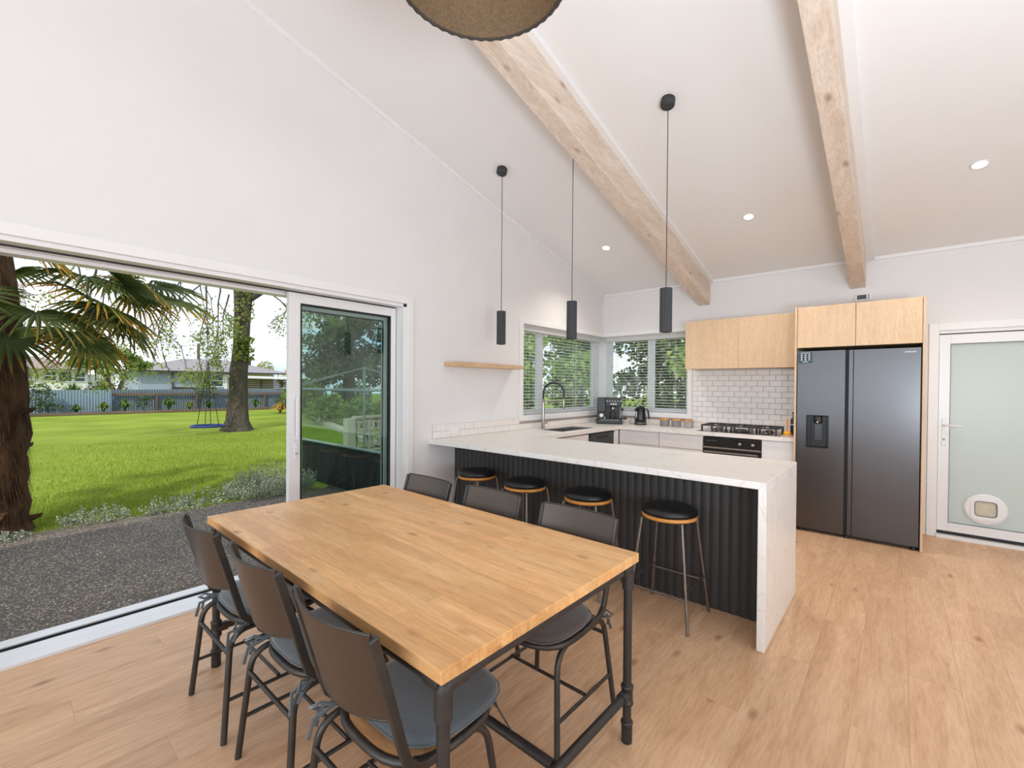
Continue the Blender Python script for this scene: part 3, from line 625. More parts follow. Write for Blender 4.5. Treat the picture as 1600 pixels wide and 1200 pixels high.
# small things on the counter
CAN = M_('ribbed_grey_ceramic', (132, 128, 128), .6, var=.05)
for i, (x, lab) in enumerate(((1.035, 'left of the three grey ribbed canisters with wooden lid'), (1.188, 'middle of the three grey ribbed canisters with wooden lid'), (1.345, 'right of the three grey canisters, paler, nearest the hob'))):
    c = thing('canister', lab, 'canister', (x, 5.80, TOP+.0005), 'grey canisters by the window')
    vs = MB(); n = 40; prof = [(.052, 0), (.058, .004), (.059, .076), (.055, .08)]
    b = []
    for r, z in prof:
        for k in range(n): rr = r+(.0012 if k % 2 else -.0006); b.append((x+rr*cos(2*pi*k/n), 5.80+rr*sin(2*pi*k/n), TOP+.0005+z))
    vs.add(b, [(q*n+k, q*n+(k+1) % n, (q+1)*n+(k+1) % n, (q+1)*n+k) for q in range(3) for k in range(n)]+[tuple(range(n-1, -1, -1)), tuple(3*n+k for k in range(n))])
    vs.build('jar', CAN if i < 2 else M_('pale_grey_ceramic', (158, 153, 152), .6), c)
    MB().lathe([(.053, 0), (.055, .004), (.055, .016), (.052, .019)], (x, 5.80, TOP+.081), 28).build('lid', STOOLW, c)
kx, ky = .70, 5.79
kt = thing('kettle', 'black electric kettle with chrome base ring beside the coffee machine', 'kettle', (kx, ky, TOP))
MB().lathe([(.082, .0005), (.084, .012), (.080, .018)], (kx, ky, TOP), 28).build('power_base', BLACK, kt)
MB().lathe([(.081, .0185), (.082, .026), (.080, .03)], (kx, ky, TOP), 28).build('chrome_ring', STEEL, kt)
MB().lathe([(.080, .0305), (.076, .08), (.066, .18), (.060, .225), (.055, .229)], (kx, ky, TOP), 28).build('jug', M_('gloss_black', (24, 24, 26), .18), kt)
MB().lathe([(.056, .2295), (.05, .238), (.018, .243), (.014, .252), (.0, .254)], (kx, ky, TOP), 24).build('lid', BLACK, kt)
MB().prism([(-.058, 0), (-.085, .03), (-.058, .05)], -.016, .016, Matrix.Translation((kx-.002, ky, TOP+.172)) @ Matrix.Rotation(pi/2, 4, 'X')).build('spout', BLACK, kt)
m = MB(); m.sweep([(kx+.058, ky-.01, TOP+.215), (kx+.09, ky-.015, TOP+.218), (kx+.112, ky-.018, TOP+.20), (kx+.122, ky-.02, TOP+.15), (kx+.132, ky-.02, TOP+.085)], .022, .014, (0, 1, 0)); m.build('handle', BLACK, kt)
m = MB(); d = Vector((.35, -.94, 0)); cxw = Vector((kx-.028, ky-.073, TOP)); m.box(-.008, -.004, .075, .008, .004, .18, M=Matrix.Translation(cxw+Vector((0, .008, 0)))); m.build('water_gauge', M_('gauge_plastic', (190, 192, 194), .3), kt)
m = MB(); m.tube([(kx-.085, ky-.02, TOP+.006), (kx-.13, ky-.03, TOP+.005), (kx-.17, ky+.02, TOP+.03), (kx-.19, ky+.1, TOP+.06)], .003, 6); m.build('power_cord', BLACK, kt)
# coffee machine, facing out of the corner
cmx, cmy = .285, 5.68
cm = thing('coffee_machine', 'black espresso machine with steam wand in the worktop corner', 'coffee machine', (cmx, cmy, TOP+.0005), rz=radians(28))
def cb(name, a, mat, bev=.004, par=None): return MB().box(*a).build(name, mat, par or cm, bevel=bev, raw=True)
GRPH = M_('graphite_plastic', (58, 60, 64), .42, .3)
cb('base', (-.175, -.16, 0, .175, .13, .055), BLACK, .008); cb('rear_body', (-.165, .01, .0555, .165, .13, .36), BLACK, .008)
cb('grinder_column', (-.165, -.12, .16, -.05, .0095, .355), GRPH, .01); cb('head', (-.0495, -.13, .245, .165, .0095, .36), BLACK, .008)
cb('drip_tray', (-.14, -.185, .02, .15, -.161, .058), GRPH, .004); cb('drip_grate', (-.13, -.155, .0555, .15, .0, .061), STEEL, .001)
MB().lathe([(.028, 0), (.034, .012), (.03, .05), (.026, .052)], (.05, -.07, .192), 20).build('group_head', STEEL, cm, raw=True)
MB().lathe([(.036, 0), (.043, .004), (.04, .10), (.037, .105)], (.05, -.075, .0615), 24).build('steel_jug', MATT, cm, raw=True)
m = MB().lathe([(.026, 0), (.026, .006), (.02, .008)], (-.105, -.1215, .115), 20, axis=AXY); m.build('pressure_gauge', WHITE, cm, raw=True)
cb('gauge_panel', (-.165, -.12, .0625, -.05, .0095, .159), BLACK, .004)
m = MB()
for i in range(6): m.lathe([(.008, 0), (.008, .003)], (-.03+i*.036, -.1305, .315), 10, axis=AXY)
for i in range(3): m.box(.02+i*.03, -.1335, .265, .038+i*.03, -.1305, .285)
m.build('control_buttons', WP, cm, raw=True)
MB().tube([(.145, -.1, .25), (.15, -.115, .2), (.148, -.12, .08)], .005, 8).build('steam_wand', STEEL, cm, raw=True)
MB().lathe([(.022, 0), (.022, .024), (.018, .027)], (.166, -.05, .2), 16, axis=Matrix.Rotation(pi/2, 3, 'Y')).build('steam_knob', BLACK, cm, raw=True)
m = MB(); m.tube([(.13, -.165, .075), (.2, -.2, .085)], .009, 8); m.lathe([(.0, -.02), (.018, -.012), (.02, 0), (.018, .012), (0, .02)], (.215, -.205, .087), 12); m.build('portafilter_handle', BLACK, cm, raw=True)
MB().lathe([(.018, 0), (.02, .03), (.017, .034)], (-.06, -.125, .061), 14).build('tamper', STEEL, cm, raw=True)
# brush on a dish, bottle
ds = tag(MB().lathe([(.02, 0), (.05, .002), (.056, .012), (.053, .012), (.046, .005), (0, .004)], (2.475, 5.52, TOP+.0005), 24).build('soap_dish', M_('pale_pink_ceramic', (226, 206, 204), .35)), 'pale pink dish under the yellow brush by the fridge', 'dish')
br = thing('dish_brush', 'yellow round dish brush standing on its head by the fridge', 'brush', (2.475, 5.52, TOP+.014))
MB().lathe([(0, .0055), (.022, .008), (.036, .022), (.038, .036), (.028, .05), (.01, .058)], (2.475, 5.52, TOP), 20).build('brush_head', M_('yellow_plastic', (244, 178, 30), .4), br)
MB().tube([(2.475, 5.52, TOP+.056), (2.475, 5.525, TOP+.11), (2.474, 5.53, TOP+.19)], [.006, .007, .009], 8).build('handle', M_('amber_wood', (222, 150, 60), .45), br)
bo = thing('dark_bottle', 'tall black pump bottle with a white band beside the yellow brush', 'bottle', (2.515, 5.66, TOP))
MB().lathe([(.03, .0005), (.034, .006), (.034, .17), (.026, .185), (.014, .19), (.014, .205)], (2.515, 5.66, TOP), 22).build('bottle_body', BLACK, bo)
MB().lathe([(.0345, .115), (.0345, .124)], (2.515, 5.66, TOP), 22).build('white_band', WHITE, bo)
MB().lathe([(.012, .2055), (.012, .235), (.02, .238), (.02, .252)], (2.515, 5.66, TOP), 16).build('pump_cap', BLACK, bo)

# ------------------------------------------------------------------ hanging and ceiling lights
CORDM = M_('dark_cord', (60, 52, 50), .7)
SLOPE = Matrix.Rotation(-math.atan(SL), 3, 'X')
for x, lab in ((.60, 'slim black fluted pendant nearest the left wall'), (1.30, 'slim black fluted pendant whose cord ends behind the beam'), (2.092, 'slim black fluted pendant with the longest cord, right of the beam')):
    y = 3.18; zz = zc(y)
    x = {.60: .488, 1.30: 1.285, 2.092: 2.089}[x]
    p = thing('pendant_light', lab, 'pendant light', (x, y, 1.815), 'black pendants over the bar')
    MB().lathe([(.046, -.052), (.05, -.046), (.05, .0)], (x, y, zz), 24, axis=SLOPE).build('canopy', MATT, p)
    MB().tube([(x, y, 2.135), (x, y, zz-.04)], .0032, 6).build('cord', CORDM, p)
    n = 64; vs = []; prof = [(.034, 2.138), (.041, 2.136), (.041, 1.822), (.036, 1.82), (.033, 1.825), (.033, 2.05)]
    for r, z in prof:
        for k in range(n):
            rr = r+((.0022 if (k//2) % 2 else -.001) if r > .04 else 0); vs.append((x+rr*cos(2*pi*k/n), y+rr*sin(2*pi*k/n), z))
    m = MB().add(vs, [(q*n+k, q*n+(k+1) % n, (q+1)*n+(k+1) % n, (q+1)*n+k) for q in range(5) for k in range(n)]+[tuple(range(n)), tuple(5*n+k for k in range(n))])
    m.build('fluted_shade', MATT, p)
DL = emit('downlight_lens', (1, .88, .70), 14)
for x, y, lab in ((.701, 4.80, 'round ceiling downlight above the sink corner'), (2.245, 4.80, 'round ceiling downlight between the two beams'), (3.802, 4.78, 'round ceiling downlight right of both beams')):
    zz = zc(y)
    t = thing('downlight', lab, 'downlight', (x, y, zz), 'recessed downlights')
    MB().lathe([(.041, -.004), (.052, -.006), (.056, -.0005), (.041, -.0005)], (x, y, zz), 28, axis=SLOPE, cap=False).build('trim_ring', TRIM, t)
    MB().lathe([(0, -.003), (.0405, -.003), (.0405, -.0006)], (x, y, zz), 28, axis=SLOPE).build('lens', DL, t)
    l = bpy.data.lights.new('downlight_lamp', 'SPOT'); l.energy = 48; l.spot_size = radians(130); l.spot_blend = .9; l.color = (1, .91, .80); l.shadow_soft_size = .04
    o = bpy.data.objects.new('downlight_lamp', l); C.objects.link(o); o.location = (x, y, zz-.03)
lx, ly, lz, lr = 2.28, 1.09, 2.83, .30
lp = thing('dome_pendant', 'large dark woven dome pendant lamp, golden inside, at the top of the picture', 'pendant light', (lx, ly, lz))
prof = [(lr, 0), (lr, .05), (lr*.95, .13), (lr*.82, .21), (lr*.58, .28), (lr*.3, .32), (.05, .335)]
m = MB().lathe(prof+[(.05, .330)]+[(r-.006, z-.004) for r, z in reversed(prof[1:-1])]+[(lr-.006, 0)], (lx, ly, lz), 56, cap=False)
mm, N, L, b = nt('woven_shade'); b.inputs['Roughness'].default_value = .7
tc = N.new('ShaderNodeTexCoord'); nz = N.new('ShaderNodeTexNoise'); nz.inputs['Scale'].default_value = 90; cr = N.new('ShaderNodeValToRGB'); cr.color_ramp.elements[0].color = lin((62, 52, 44)); cr.color_ramp.elements[1].color = lin((122, 100, 74))
L.new(tc.outputs['Object'], nz.inputs['Vector']); L.new(nz.outputs[0], cr.inputs[0]); L.new(cr.outputs[0], b.inputs['Base Color']); bp = N.new('ShaderNodeBump'); bp.inputs['Strength'].default_value = .5; bp.inputs['Distance'].default_value = .003; L.new(nz.outputs[0], bp.inputs['Height']); L.new(bp.outputs[0], b.inputs['Normal'])
sd_ = m.build('shade', mm, lp)
n = 96; pts = [(lx+(lr+.001)*cos(2*pi*k/n), ly+(lr+.001)*sin(2*pi*k/n), lz+(.0025 if k % 2 else -.0025)) for k in range(n)]
MB().tube(pts, .0075, 6, closed=True).build('rope_rim', M_('dark_rope', (54, 48, 44), .8), lp)
MB().tube([(lx, ly, lz+.33), (lx, ly, zc(ly)-.03)], .004, 6).build('cord', CORDM, lp)
MB().lathe([(.05, -.03), (.055, -.02), (.055, 0)], (lx, ly, zc(ly)), 20, axis=SLOPE).build('canopy', MATT, lp)
MB().lathe([(.02, .16), (.035, .18), (.04, .21), (.03, .25), (.016, .27), (.016, .325)], (lx, ly, lz), 18).build('bulb', emit('warm_bulb', (1, .72, .38), 14), lp)

# ------------------------------------------------------------------ dining table
TX, TY, TL, TW, TH = 1.665, 1.203, 1.83, 1.015, .757
tb = thing('dining_table', 'long dining table with knotty wood top on a dark pipe frame', 'table', (0, 0, 0))
hx, hy = TL/2, TW/2
MB().box(-hx, -hy, TH-.036, hx, hy, TH).build('tabletop', TABLE, tb, bevel=.003, raw=True)
lx_, ly_ = hx-.03, hy-.032; zr = TH-.058
for y in (-ly_, ly_): MB().tube([(-lx_, y, zr), (lx_, y, zr)], .0175, 14).build('long_rail', PIPE, tb, raw=True)
for x in (-lx_, lx_):
    MB().tube([(x, -ly_+.018, zr), (x, ly_-.018, zr)], .0175, 14).build('end_rail', PIPE, tb, raw=True)
    MB().tube([(x, -ly_+.02, .19), (x, ly_-.02, .19)], .017, 14).build('foot_rail', PIPE, tb, raw=True)
    for y in (-ly_, ly_):
        g = MB().tube([(x, y, .0), (x, y, zr-.02)], .0168, 14).build('leg', PIPE, tb, raw=True)
        sx = -1 if x > 0 else 1; sy = -1 if y > 0 else 1
        m = MB().lathe([(.0215, 0), (.0215, .01), (.022, .07), (.024, .072), (.024, .082), (.018, .085)], (x, y, .0), 16)
        m.build('foot_sleeve', PIPE, g); m = MB(); m.lathe([(.023, .15), (.025, .155), (.025, .163), (.0225, .166), (.0225, .215), (.025, .218), (.025, .226), (.018, .23)], (x, y, 0), 16)
        m.tube([(x, y, .19), (x, y+sy*.05, .19)], .0225, 14); m.build('tee_fitting', PIPE, g)
        m = MB().tube([(x, y, zr-.085), (x, y, zr-.02)]+arc_pts((x, y, zr-.03), (x, y, zr), (x, y+sy*.03, zr), .02)[1:]+[(x, y+sy*.06, zr)], .0225, 14)
        m.tube([(x, y, zr), (x+sx*.055, y, zr)], .0225, 14); m.build('corner_fitting', PIPE, g)
MB().tube([(-lx_+.018, 0, .19), (lx_-.018, 0, .19)], .017, 14).build('stretcher', PIPE, tb, raw=True)
for s in (-1, 1):
    m = MB(); a, b = Vector((s*(lx_-.2), 0, .21)), Vector((0, 0, TH-.04))
    m.tube([a, b], .0028, 6); c = a.lerp(b, .10); d = a.lerp(b, .28); m.tube([c, c.lerp(d, .5), d], [.005, .008, .005], 8); m.build('brace_rod', PIPE, tb, raw=True)
tb.location = (TX, TY, 0); tb.rotation_euler = (0, 0, radians(-.85))

# ------------------------------------------------------------------ chairs
def make_chair(cush, cy=.048, bulge=.047):
    r = thing('dining_chair', 'chair', 'chair', (0, 0, 0), 'dining chairs with metal backs')
    for s in (-1, 1):
        a = s*.218; b = s*.178
        pr, pf = Vector((a, -.215, 0)), Vector((a, .215, 0)); tr, tf = Vector((b, -.178, .413)), Vector((b, .165, .407))
        rear = arc_pts(pr, tr, tf, .075, 7); front = arc_pts(tr, tf, pf, .085, 7)
        mid = (rear[-1]+front[0])/2
        MB().tube([pr]+rear+[mid], .0115, 10).build('leg', GUN, r, raw=True)
        MB().tube([mid]+front+[pf], .0115, 10).build('leg', GUN, r, raw=True)
        p0 = pr.lerp(tr, .38); p1 = pf.lerp(tf, .38)
        MB().tube([p0, p1], .0075, 8).build('side_stretcher', GUN, r, raw=True)
    MB().tube([(-.2, 0, .165), (.2, 0, .165)], .0075, 8).build('cross_stretcher', GUN, r, raw=True)
    MB().tube([(-.187, -.189, .335), (.187, -.189, .335)], .0085, 8).build('rear_stretcher', GUN, r, raw=True)
    n = 40; p = 2.9; ring = []
    for k in range(n):
        t = 2*pi*k/n; q = (abs(cos(t))**p+abs(sin(t))**p)**(-1/p); ring.append((.2*q*cos(t), .045+.192*q*sin(t), .427))
    MB().tube(ring, .0125, 10, closed=True).build('seat_ring', GUN, r, raw=True)
    MB().prism([(x*.945, .045+(y-.045)*.945) for x, y, z in ring], .423, .4365).build('seat', SEATW, r, raw=True)
    c = MB().pad(0, cy, .200, .192, .4368, .476, 3.4).build('cushion', cush, r, raw=True, bevel=0)
    pn = []
    for k in range(36):
        t = 2*pi*k/36; q = (abs(cos(t))**3.6+abs(sin(t))**3.6)**(-1/3.6); pn.append((.200*q*cos(t), cy+.194*q*sin(t), .454))
    MB().tube(pn, .0028, 6, closed=True).build('piping', cush, c, raw=True)
    for s in (-1, 1):
        x0, y0 = s*.185, -.10
        m = MB(); m.sweep([(s*.15, -.1, .448), (x0, y0, .442), (s*.205, -.155, .435), (s*.21, -.17, .41), (s*.203, -.178, .385)], .014, .003, (0, 0, 1) if False else (1, .3, 0))
        m.tube([(x0, y0-.01, .425), (s*.20, -.165, .452), (s*.225, -.185, .435), (s*.215, -.165, .425), (x0, y0-.015, .435)], .0055, 6)
        m.tube([(x0, y0-.01, .435), (s*.19, -.19, .42), (s*.205, -.2, .36)], [.004, .0065, .007], 6)
        m.build('tie', cush, c, raw=True)
    for s in (-1, 1):
        pts = [(s*.205, -.243, .832), (s*.204, -.205, .70), (s*.203, -.158, .53), (s*.202, -.14, .475), (s*.200, -.11, .445), (s*.197, -.075, .432), (s*.197, -.02, .428)]
        MB().sweep(pts, .017, .027, (1, 0, 0)).build('back_post', GUN, r, raw=True, bevel=.004)
    m = MB(); nu, nv = 18, 6; vs = []
    for side in (0, 1):
        for j in range(nv+1):
            t = j/nv; z = .835-.238*t; yb = -.243+.079*t*(.265/.29)
            for i in range(nu+1):
                u = -1+2*i/nu; bul = bulge*(1-u*u)
                low = .022*(1-u*u)*t
                vs.append((u*.199, yb-bul+(.0022 if side else -.0022), z-low))
    w = nu+1; off = w*(nv+1)
    fs = [(j*w+i, j*w+i+1, (j+1)*w+i+1, (j+1)*w+i) for j in range(nv) for i in range(nu)]
    fs += [(off+(j+1)*w+i, off+(j+1)*w+i+1, off+j*w+i+1, off+j*w+i) for j in range(nv) for i in range(nu)]
    m.add(vs, fs, True)
    m.add(vs, [(i+1, i, off+i, off+i+1) for i in range(nu)]+[(nv*w+i, nv*w+i+1, off+nv*w+i+1, off+nv*w+i) for i in range(nu)])
    pl = m.build('back_panel', BRUSH, r, raw=True)
    for zt, lw in ((.837, 0), (.596, .022)):
        t = (.835-zt)/.238 if zt < .8 else 0; yb = -.243+.079*t*(.265/.29)
        e = [((-1+2*i/nu)*.199, yb-bulge*(1-(-1+2*i/nu)**2), zt-lw*(1-(-1+2*i/nu)**2)) for i in range(nu+1)]
        MB().tube(e, .0042, 6).build('rolled_edge', GUN, pl, raw=True)
    return r
near = [(1.15, .812, 'metal-back dining chair on the garden side, nearest the sliding door'), (1.70, .826, 'middle dining chair of the row with its backs to the camera'), (2.245, .82, 'dining chair closest to the camera, showing bamboo seat behind its grey cushion')]
far = [(1.11, 1.575, 'dining chair across the table in front of the door casing'), (1.645, 1.60, 'middle dining chair across the table, below the two left stools'), (2.213, 1.583, 'dining chair across the table at the bar end, charcoal cushion visible')]
c1 = make_chair(VELB); c1.location = (near[0][0], near[0][1], 0); c1['label'] = near[0][2]
dup(c1, (near[1][0], near[1][1], 0), 0, near[1][2])
c3 = make_chair(VELB, .085); c3.location = (near[2][0], near[2][1], 0); c3['label'] = near[2][2]
c2 = make_chair(VELG, .06, .018); c2.location = (far[0][0], far[0][1], 0); c2.rotation_euler = (0, 0, pi); c2['label'] = far[0][2]
for x, y, lab in far[1:]: dup(c2, (x, y, 0), pi-radians(.8), lab)

# ------------------------------------------------------------------ bar stools
def make_stool():
    r = thing('bar_stool', 'stool', 'stool', (0, 0, 0), 'bar stools along the breakfast bar')
    fb, ft = .187, .125; H = .612
    P = lambda sx, sy, z: Vector((sx*(fb+(ft-fb)*z/H), sy*(fb+(ft-fb)*z/H), z))
    for sx in (-1, 1):
        for sy in (-1, 1): MB().tube([P(sx, sy, 0), P(sx, sy, H)], .0095, 10).build('leg', BARE, r, raw=True)
    for (a, b, z) in (((-1, -1), (1, -1), .185), ((-1, 1), (1, 1), .205), ((-1, -1), (-1, 1), .23), ((1, -1), (1, 1), .23)):
        MB().tube([P(*a, z), P(*b, z)], .007, 8).build('stretcher', BARE, r, raw=True)
    MB().lathe([(.160, H), (.167, H+.003), (.167, H+.02), (.163, H+.022)], (0, 0, 0), 40).build('seat_rim', STOOLW, r, raw=True)
    MB().lathe([(.158, H+.0225), (.168, H+.03), (.170, H+.042), (.163, H+.056), (.14, H+.066), (.08, H+.071), (.0, H+.072)], (0, 0, 0), 40).build('cushion', LEATH, r, raw=True)
    return r
s1 = make_stool()
labs = ['black leather bar stool closest to the left wall', 'second bar stool from the left wall, partly behind the middle chair back', 'third bar stool from the left wall, wrinkled leather edge', 'bar stool fully in view nearest the waterfall end of the bar']
for i, (x, y, a) in enumerate(((.535, 2.82, .05), (1.12, 2.78, -.04), (1.69, 2.79, .06), (2.284, 2.785, 0))):
    if i == 0: s1.location = (x, y, 0); s1.rotation_euler = (0, 0, a); s1['label'] = labs[0]
    else: dup(s1, (x, y, 0), a, labs[i])

# ------------------------------------------------------------------ garden
random.seed(11)
GZ = -.10
GRASS = M_('lawn', (142, 156, 62), .95, vs=.55, rgb2=(112, 132, 46), bump=.6, bs=60, spec=.05)
tag(MB().box(-70, -40, GZ-.3, -.21, 60, GZ-.006).build('lawn', GRASS), 'mown green lawn running to the fence', kind='structure')
tag(MB().box(-.2099, YB+.21, GZ-.3, 14, 40, GZ-.006).build('side_lawn', GRASS), 'grass behind the kitchen', kind='structure')
mm, N, L, b = nt('exposed_aggregate'); tc = N.new('ShaderNodeTexCoord'); vo = N.new('ShaderNodeTexVoronoi'); vo.inputs['Scale'].default_value = 105
cr = N.new('ShaderNodeValToRGB'); e = cr.color_ramp.elements; e[0].color = lin((92, 82, 73)); e[0].position = .25; e[1].color = lin((214, 202, 186)); e[1].position = .98; q = e.new(.8); q.color = lin((128, 115, 103))
sp = N.new('ShaderNodeSeparateColor'); nz = N.new('ShaderNodeTexNoise'); nz.inputs['Scale'].default_value = 1.6; mx = N.new('ShaderNodeMix'); mx.data_type = 'RGBA'; mx.blend_type = 'MULTIPLY'; mx.inputs[0].default_value = .5
L.new(tc.outputs['Object'], vo.inputs['Vector']); L.new(vo.outputs['Color'], sp.inputs[0]); L.new(sp.outputs[0], cr.inputs[0]); L.new(tc.outputs['Object'], nz.inputs['Vector']); L.new(cr.outputs[0], mx.inputs[6]); L.new(nz.outputs[0], mx.inputs[7]); L.new(mx.outputs[2], b.inputs['Base Color'])
bp = N.new('ShaderNodeBump'); bp.inputs['Strength'].default_value = .6; bp.inputs['Distance'].default_value = .006; L.new(vo.outputs['Distance'], bp.inputs['Height']); L.new(bp.outputs[0], b.inputs['Normal']); b.inputs['Roughness'].default_value = .8
PATIO = mm
tag(MB().prism([(-.285, -6), (-.285, 7.2), (-5.6, 7.2), (-5.7, 4.7), (-3.9, 3.9), (-2.95, 3.2), (-3.02, 2.4), (-3.0, 1.5), (-3.2, .8), (-3.1, 0), (-3.3, -6)], GZ-.2, GZ+.03).build('patio', PATIO), 'dark exposed-aggregate patio outside the sliding door', kind='structure')
# grass blades: one mass
def blades(n, fx, hgt, wd, name, mat):
    vs, fs = [], []
    for i in range(n):
        x, y = fx(); a = random.random()*2*pi; h = hgt*random.uniform(.5, 1.2); t = random.uniform(.2, .9)*h; b2 = random.random()*2*pi
        k = len(vs); vs += [(x-wd*cos(a), y-wd*sin(a), GZ-.008), (x+wd*cos(a), y+wd*sin(a), GZ-.008), (x+t*cos(b2), y+t*sin(b2), GZ+h)]; fs.append((k, k+1, k+2))
    return MB().add(vs, fs).build(name, mat)
def fx():
    d = 3.05+9*random.random()**1.7; return (-d, random.uniform(-.5, 2.4)+(d-3)*random.uniform(.0, .75))
tag(blades(60000, fx, .045, .004, 'lawn_grass', leaf('grass_blade', (112, 140, 48), (172, 182, 78), .3, .7)), 'short green grass blades of the lawn', 'grass', kind='stuff')

def leaves_at(m, c, s, n, sx, sy, sz, flat=.5, shell=0):
    for i in range(n):
        while True:
            p = Vector((random.uniform(-1, 1), random.uniform(-1, 1), random.uniform(-1, 1)))
            l = p.length
            if l <= 1 and l >= shell: break
        p = Vector((c[0]+p.x*sx, c[1]+p.y*sy, c[2]+p.z*sz)); one_leaf(m, p, s*random.uniform(.6, 1.3), flat)
def one_leaf(m, p, s, flat=.5):
    d = Vector((random.gauss(0, 1), random.gauss(0, 1), random.gauss(0, flat))).normalized(); e = d.orthogonal(); e.rotate(Matrix.Rotation(random.random()*2*pi, 3, d)); e *= s*.42
    m.add([p-d*s*.5, p+e*.9, p+d*s*.5, p-e*.9], [(0, 1, 2, 3)])
BARK = M_('grey_bark', (84, 77, 68), .9, var=.3, vs=7, st=(1, 1, .25), bump=.9, bs=16, spec=.1)
TWIG = M_('brown_twig', (84, 74, 66), .85, var=.2)
def canopy_tree(name, label, base, trunk, clumps, mat, ls, density, bark=TWIG, group=None, cat='tree', flat=.6):
    t = thing(name, label, cat, base, group)
    for pts, rr in trunk: MB().tube([Vector(base)+Vector(p) for p in pts], rr, 9).build('trunk', bark, t)
    m = MB()
    for c, sx, sy, sz in clumps: leaves_at(m, Vector(base)+Vector(c), ls, int(density*(sx*sy*sz)**(2/3)), sx, sy, sz, flat, .35)
    o = m.build('foliage', mat, t); o['kind'] = 'stuff'
    return t

# ---- palm
pb_ = (-3.42, -.03, GZ)
pt = thing('fan_palm', 'fan palm with shaggy brown trunk at the edge of the patio', 'palm', pb_)
PBARK = M_('palm_fibre', (104, 78, 58), .95, var=.45, vs=9, st=(1, 1, .5), bump=1.0, bs=40, spec=.1, rgb2=(52, 38, 29))
m = MB(); n = 26; rings = []
zs = [0, .06, .15, .3, .45, .6, .8, 1.0, 1.2, 1.4, 1.6, 1.8, 2.0, 2.2, 2.5, 2.9]; rs = [.36, .34, .27, .30, .275, .30, .285, .30, .29, .30, .28, .27, .26, .245, .22, .16]
for z, r in zip(zs, rs): rings.append([(pb_[0]+r*(1+random.uniform(-.07, .07))*cos(2*pi*k/n), pb_[1]+r*(1+random.uniform(-.07, .07))*sin(2*pi*k/n), GZ+z) for k in range(n)])
m.add([p for r in rings for p in r], [(i*n+k, i*n+(k+1) % n, (i+1)*n+(k+1) % n, (i+1)*n+k) for i in range(len(zs)-1) for k in range(n)], True); m.build('trunk', PBARK, pt)
m = MB()
for i in range(3800):
    z = random.uniform(.05, 2.6); a = random.random()*2*pi; r0 = .29-.03*(z > 1.8); L0 = random.uniform(.08, .3)
    p = Vector((pb_[0]+r0*cos(a), pb_[1]+r0*sin(a), GZ+z)); d = Vector((cos(a)*random.uniform(.05, .3), sin(a)*random.uniform(.05, .3), -1)).normalized()*L0
    t = Vector((-sin(a), cos(a), random.uniform(-.4, .4)))*random.uniform(.0015, .0035); m.add([p-t, p+t, p+d], [(0, 1, 2)])
o = m.build('trunk_fibre', leaf('fibre_strand', (60, 42, 30), (128, 96, 70), .1, .9), pt); o['kind'] = 'stuff'
for i in range(14):
    z = random.uniform(.1, 2.3); a = random.random()*2*pi
    p = Vector((pb_[0]+.27*cos(a), pb_[1]+.27*sin(a), GZ+z)); MB().tube([p, p+Vector((cos(a)*.1, sin(a)*.1, .03)), p+Vector((cos(a)*.12, sin(a)*.12, .05))], [.04, .02, .006], 6).build('leaf_stub', PBARK, pt)
PET = M_('palm_petiole', (96, 104, 52), .6, var=.15)
mm, N, L, b = nt('palm_leaf'); at = N.new('ShaderNodeAttribute'); at.attribute_name = 'tip'; cr = N.new('ShaderNodeValToRGB'); e = cr.color_ramp.elements
e[0].position = .55; e[0].color = lin((84, 98, 50)); e[1].position = 1.0; e[1].color = lin((200, 124, 44)); q = e.new(.82); q.color = lin((178, 146, 48))
L.new(at.outputs['Fac'], cr.inputs[0]); L.new(cr.outputs[0], b.inputs['Base Color']); b.inputs['Roughness'].default_value = .65; b.inputs['Specular IOR Level'].default_value = .25
tr = N.new('ShaderNodeBsdfTranslucent'); L.new(cr.outputs[0], tr.inputs[0]); mx = N.new('ShaderNodeMixShader'); mx.inputs[0].default_value = .35; L.new(b.outputs[0], mx.inputs[1]); L.new(tr.outputs[0], mx.inputs[2]); L.new(mx.outputs[0], N['Material Output'].inputs[0]); PALM = mm
def fan_mesh(sd, dead):
    rnd = random.Random(sd); vs, fs, tip = [], [], []; nl = 26
    for i in range(nl):
        a = radians(-118+236*i/(nl-1)); ln = .52*(.72+.28*cos(a*.75))*rnd.uniform(.9, 1.08); d = Vector((cos(a), sin(a), 0)); s = Vector((-sin(a), cos(a), 0))
        drop = rnd.uniform(.04, .16)+.06*abs(a); k = len(vs)
        for f, w, t in ((.02, .004, 0), (.34, .020, .25), (.62, .016, .62), (.85, .008, .88), (1.0, .001, 1.0)):
            z = -drop*max(0, f-.35)**2*2.2*ln/.6+.03*sin(f*pi)
            p = d*ln*f+Vector((0, 0, z))
            vs += [p-s*w+Vector((0, 0, -.006 if f < .9 else 0)), p+Vector((0, 0, .006)), p+s*w+Vector((0, 0, -.006 if f < .9 else 0))]
            tt = min(1, t*dead*rnd.uniform(.8, 1.15)); tip += [tt]*3
        for q in range(4):
            c = k+q*3; fs += [(c, c+1, c+4, c+3), (c+1, c+2, c+5, c+4)]
    me = bpy.data.meshes.new('fan'); me.from_pydata([tuple(v) for v in vs], [], fs); me.materials.append(PALM)
    A = me.attributes.new('tip', 'FLOAT', 'POINT'); A.data.foreach_set('value', tip); return me
fans = [fan_mesh(i, d) for i, d in enumerate((.62, .85, 1.0, .75))]
